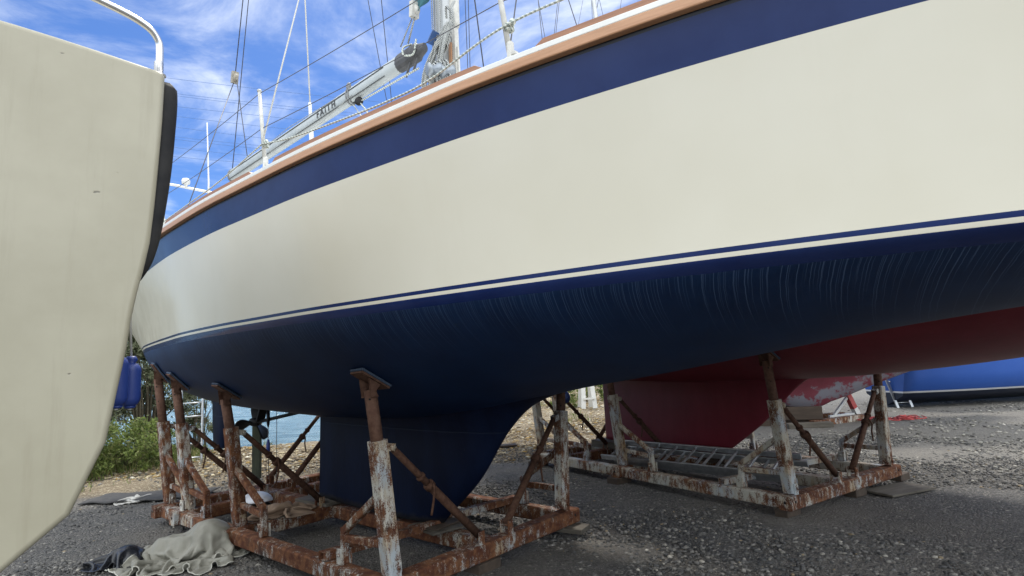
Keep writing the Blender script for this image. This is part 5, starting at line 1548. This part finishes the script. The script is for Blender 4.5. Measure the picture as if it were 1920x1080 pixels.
V, F, c_ = stones(len(xy), xy, .012, .05, 2.2, [(.16, .12, .075), (.28, .22, .14), (.44, .37, .24), (.50, .47, .38), (.30, .20, .07)], [.26, .30, .2, .1, .14], .4)
tag(np_mesh('shingle', V, F, M_tone, c_), 'tan pebbles and fallen leaves covering the shore', 'shingle', None, 'stuff')
n = 9000
xy = scatter(n, 2.2, 12, 6.6, 16); keep = (xy[:, 0]*.55+xy[:, 1] > 10.6+rng.normal(0, .7, n)); xy = xy[keep]
V, F, c_ = stones(len(xy), xy, .008, .04, 2.8, [(.15, .145, .13), (.24, .23, .20), (.36, .34, .30), (.10, .095, .09)], [.35, .35, .15, .15], .5)
tag(np_mesh('pale_gravel', V, F, M_tone, c_), 'pale dry gravel in the sunlit part of the yard', 'gravel', None, 'stuff')

# ------------------------------------------------------------------ vegetation
M_leaf = tone_mat('leaf_tone', .6, .4)
def leaves(cent, size, tones, tw, aspect=.38, up=.3):
    n = len(cent)
    d = rng.normal(0, 1, (n, 3)); d[:, 2] += up; d /= np.linalg.norm(d, axis=1)[:, None]
    e = np.cross(d, rng.normal(0, 1, (n, 3))); e /= np.linalg.norm(e, axis=1)[:, None]
    s = size*rng.uniform(.6, 1.35, n)[:, None]
    nm = np.cross(d, e)
    V = np.stack([cent, cent+d*s*.5+e*s*aspect*.5+nm*s*.06, cent+d*s, cent+d*s*.5-e*s*aspect*.5+nm*s*.06], 1).reshape(-1, 3)
    F = (np.arange(4)[None]+np.arange(n)[:, None]*4)
    ti = rng.choice(len(tones), n, p=tw); c = np.array(tones)[ti]*rng.uniform(.7, 1.3, (n, 1))
    return V, F, np.repeat(c, 4, 0)
M_stem = noisy('stem', (.09, .075, .05), (.13, .11, .075), 20, .9, 0, .3)
def bush(pos, h, r, nl, size, label, tones, tw, name='bush', group='bushes along the shore', ncl=60, lowfill=.15, cat='bush'):
    fr = Frame(0, (pos[0], pos[1], float(ground_h(np.array([pos[0]]), np.array([pos[1]]))[0])))
    o = thing(name, fr, label, cat, group)
    rg = np.random.default_rng(int(abs(pos[0]*131+pos[1]*17)*10))
    mb = MB(); cl = []
    for k in range(ncl):
        a = rg.uniform(0, 6.283); q = rg.random()**.5
        hh_ = h*(lowfill+(1-lowfill)*rg.random()**.8)
        rad = r*q*(1-.35*(hh_/h)**2)
        e = fr.o+np.array([rad*math.cos(a), rad*math.sin(a), hh_])
        cl.append(e)
        if k % 2 == 0:
            mid = fr.o+np.array([rad*.35*math.cos(a+.3), rad*.35*math.sin(a+.3), hh_*.55])
            mb.tube(catm([fr.o+np.array([.15*math.cos(a), .15*math.sin(a), -.05]), mid, e], 4), [.02*max(1-i/9, .25)*(h/2.5) for i in range(9)], 5)
    mb.build('trunk', M_stem, fr, o)
    cl = np.array(cl)
    per = rg.integers(0, len(cl), nl)
    off = rg.normal(0, 1, (nl, 3))*np.array([.17, .17, .14])*r*.55*rg.uniform(.5, 1.4, (len(cl), 1))[per]
    ce = cl[per]+off
    ce[:, 2] = np.maximum(ce[:, 2], fr.o[2]+.02)
    V, F, c = leaves(ce, size, tones, tw)
    ob = np_mesh('crown', V-fr.o, F, M_leaf, c); ob.parent = o
    return o
GREY = [(.15, .17, .095), (.21, .23, .14), (.085, .10, .055), (.27, .28, .19)]
GREEN = [(.15, .20, .05), (.21, .26, .075), (.08, .115, .035), (.24, .25, .10)]
bush((-7.9, 12.5), 3.2, 1.35, 30000, .085, 'tall grey green willowy bush at the shore behind the yacht stern', GREY, [.35, .3, .2, .15], ncl=90)
bush((-10.0, 13.0), 3.6, 1.9, 24000, .09, 'larger grey green bush at the left edge beyond the fenders', GREY, [.35, .3, .2, .15], ncl=90)
bush((-7.0, 12.9), 2.0, .55, 7000, .07, 'low thin leaved bush between the rusty posts and the rudder', GREY, [.3, .3, .2, .2], ncl=40)
bush((-11.5, 13), 3.8, 2.2, 15000, .11, 'far left bush partly behind the cream motor boat', GREY, [.35, .3, .2, .15], ncl=70)
bush((-6.75, 10.3), .75, .85, 6000, .07, 'bright green leafy weeds at the foot of the tall bush', GREEN, [.35, .3, .2, .15], ncl=50, lowfill=.05, cat='weeds', name='weed_clump', group='weed clumps')
bush((-7.4, 9.4), .7, .8, 6000, .065, 'bright green weeds nearest the left edge', GREEN, [.35, .3, .2, .15], ncl=50, lowfill=.05, cat='weeds', name='weed_clump', group='weed clumps')
bush((1.55, 18.8), .9, .5, 3000, .08, 'green tufty weed on the shingle behind the far rusty post', GREEN, [.3, .3, .2, .2], ncl=30, lowfill=.05, cat='weeds', name='weed_clump', group='weed clumps')
bush((2.6, 21), 1.0, .7, 3000, .09, 'green weed near the white trestle', GREEN, [.3, .3, .2, .2], ncl=30, lowfill=.05, cat='weeds', name='weed_clump', group='weed clumps')
bush((-2.35, 13.4), .45, .35, 1500, .06, 'small green weed at the water edge beside the keel', GREEN, [.3, .3, .2, .2], ncl=20, lowfill=.05, cat='weeds', name='weed_clump', group='weed clumps')
bush((-1.1, 10.2), .28, .35, 1500, .05, 'low weed on the shingle in front of the white cradle end', GREEN, [.3, .3, .2, .2], ncl=20, lowfill=.05, cat='weeds', name='weed_clump', group='weed clumps')
# grass
def blades(xy, h, wd, tones, tw):
    n = len(xy); z = ground_h(xy[:, 0], xy[:, 1])-.01
    a = rng.uniform(0, 6.28, n); hh_ = h*rng.uniform(.4, 1.3, n); ln = rng.normal(0, .35, (n, 2))*hh_[:, None]
    b = np.stack([xy[:, 0], xy[:, 1], z], -1); w_ = np.stack([np.cos(a), np.sin(a), np.zeros(n)], -1)*wd
    m_ = b+np.concatenate([ln*.35, (hh_*.6)[:, None]], 1); t_ = b+np.concatenate([ln, hh_[:, None]], 1)
    V = np.stack([b-w_, b+w_, m_+w_*.7, t_, m_-w_*.7], 1).reshape(-1, 3)
    F = np.arange(5)[None]+np.arange(n)[:, None]*5
    c = np.array(tones)[rng.choice(len(tones), n, p=tw)]*rng.uniform(.7, 1.3, (n, 1))
    return V, F, np.repeat(c, 5, 0)
xy = scatter(26000, -9.5, -2.0, 8.4, 13.6)
dens = vnoise(xy[:, 0]+40, xy[:, 1]+40, .9, 8)*.8+vnoise(xy[:, 0]+40, xy[:, 1]+40, 3.0, 9)*.4
edge = np.clip((-xy[:, 0]-4.6)/2.0, 0, 1)*.62+.0
xy = xy[dens*1.0 < edge+rng.normal(.12, .08, len(xy))]
xs2 = scatter(6000, -2.5, 4.5, 12.6, 24); d2 = vnoise(xs2[:, 0]+40, xs2[:, 1]+40, .7, 12); xs2 = xs2[(d2 > .68) & (xs2[:, 1] < shore_y(xs2[:, 0]))]
xy = np.concatenate([xy, xs2]); xy = xy[xy[:, 1] < shore_y(xy[:, 0])+.3]
V, F, c_ = blades(xy, .16, .006, GREEN+[(.26, .22, .10)], [.28, .24, .16, .16, .16])
tag(np_mesh('grass', V, F, M_leaf, c_), 'rough green and straw grass at the top of the shore', 'grass', None, 'stuff')
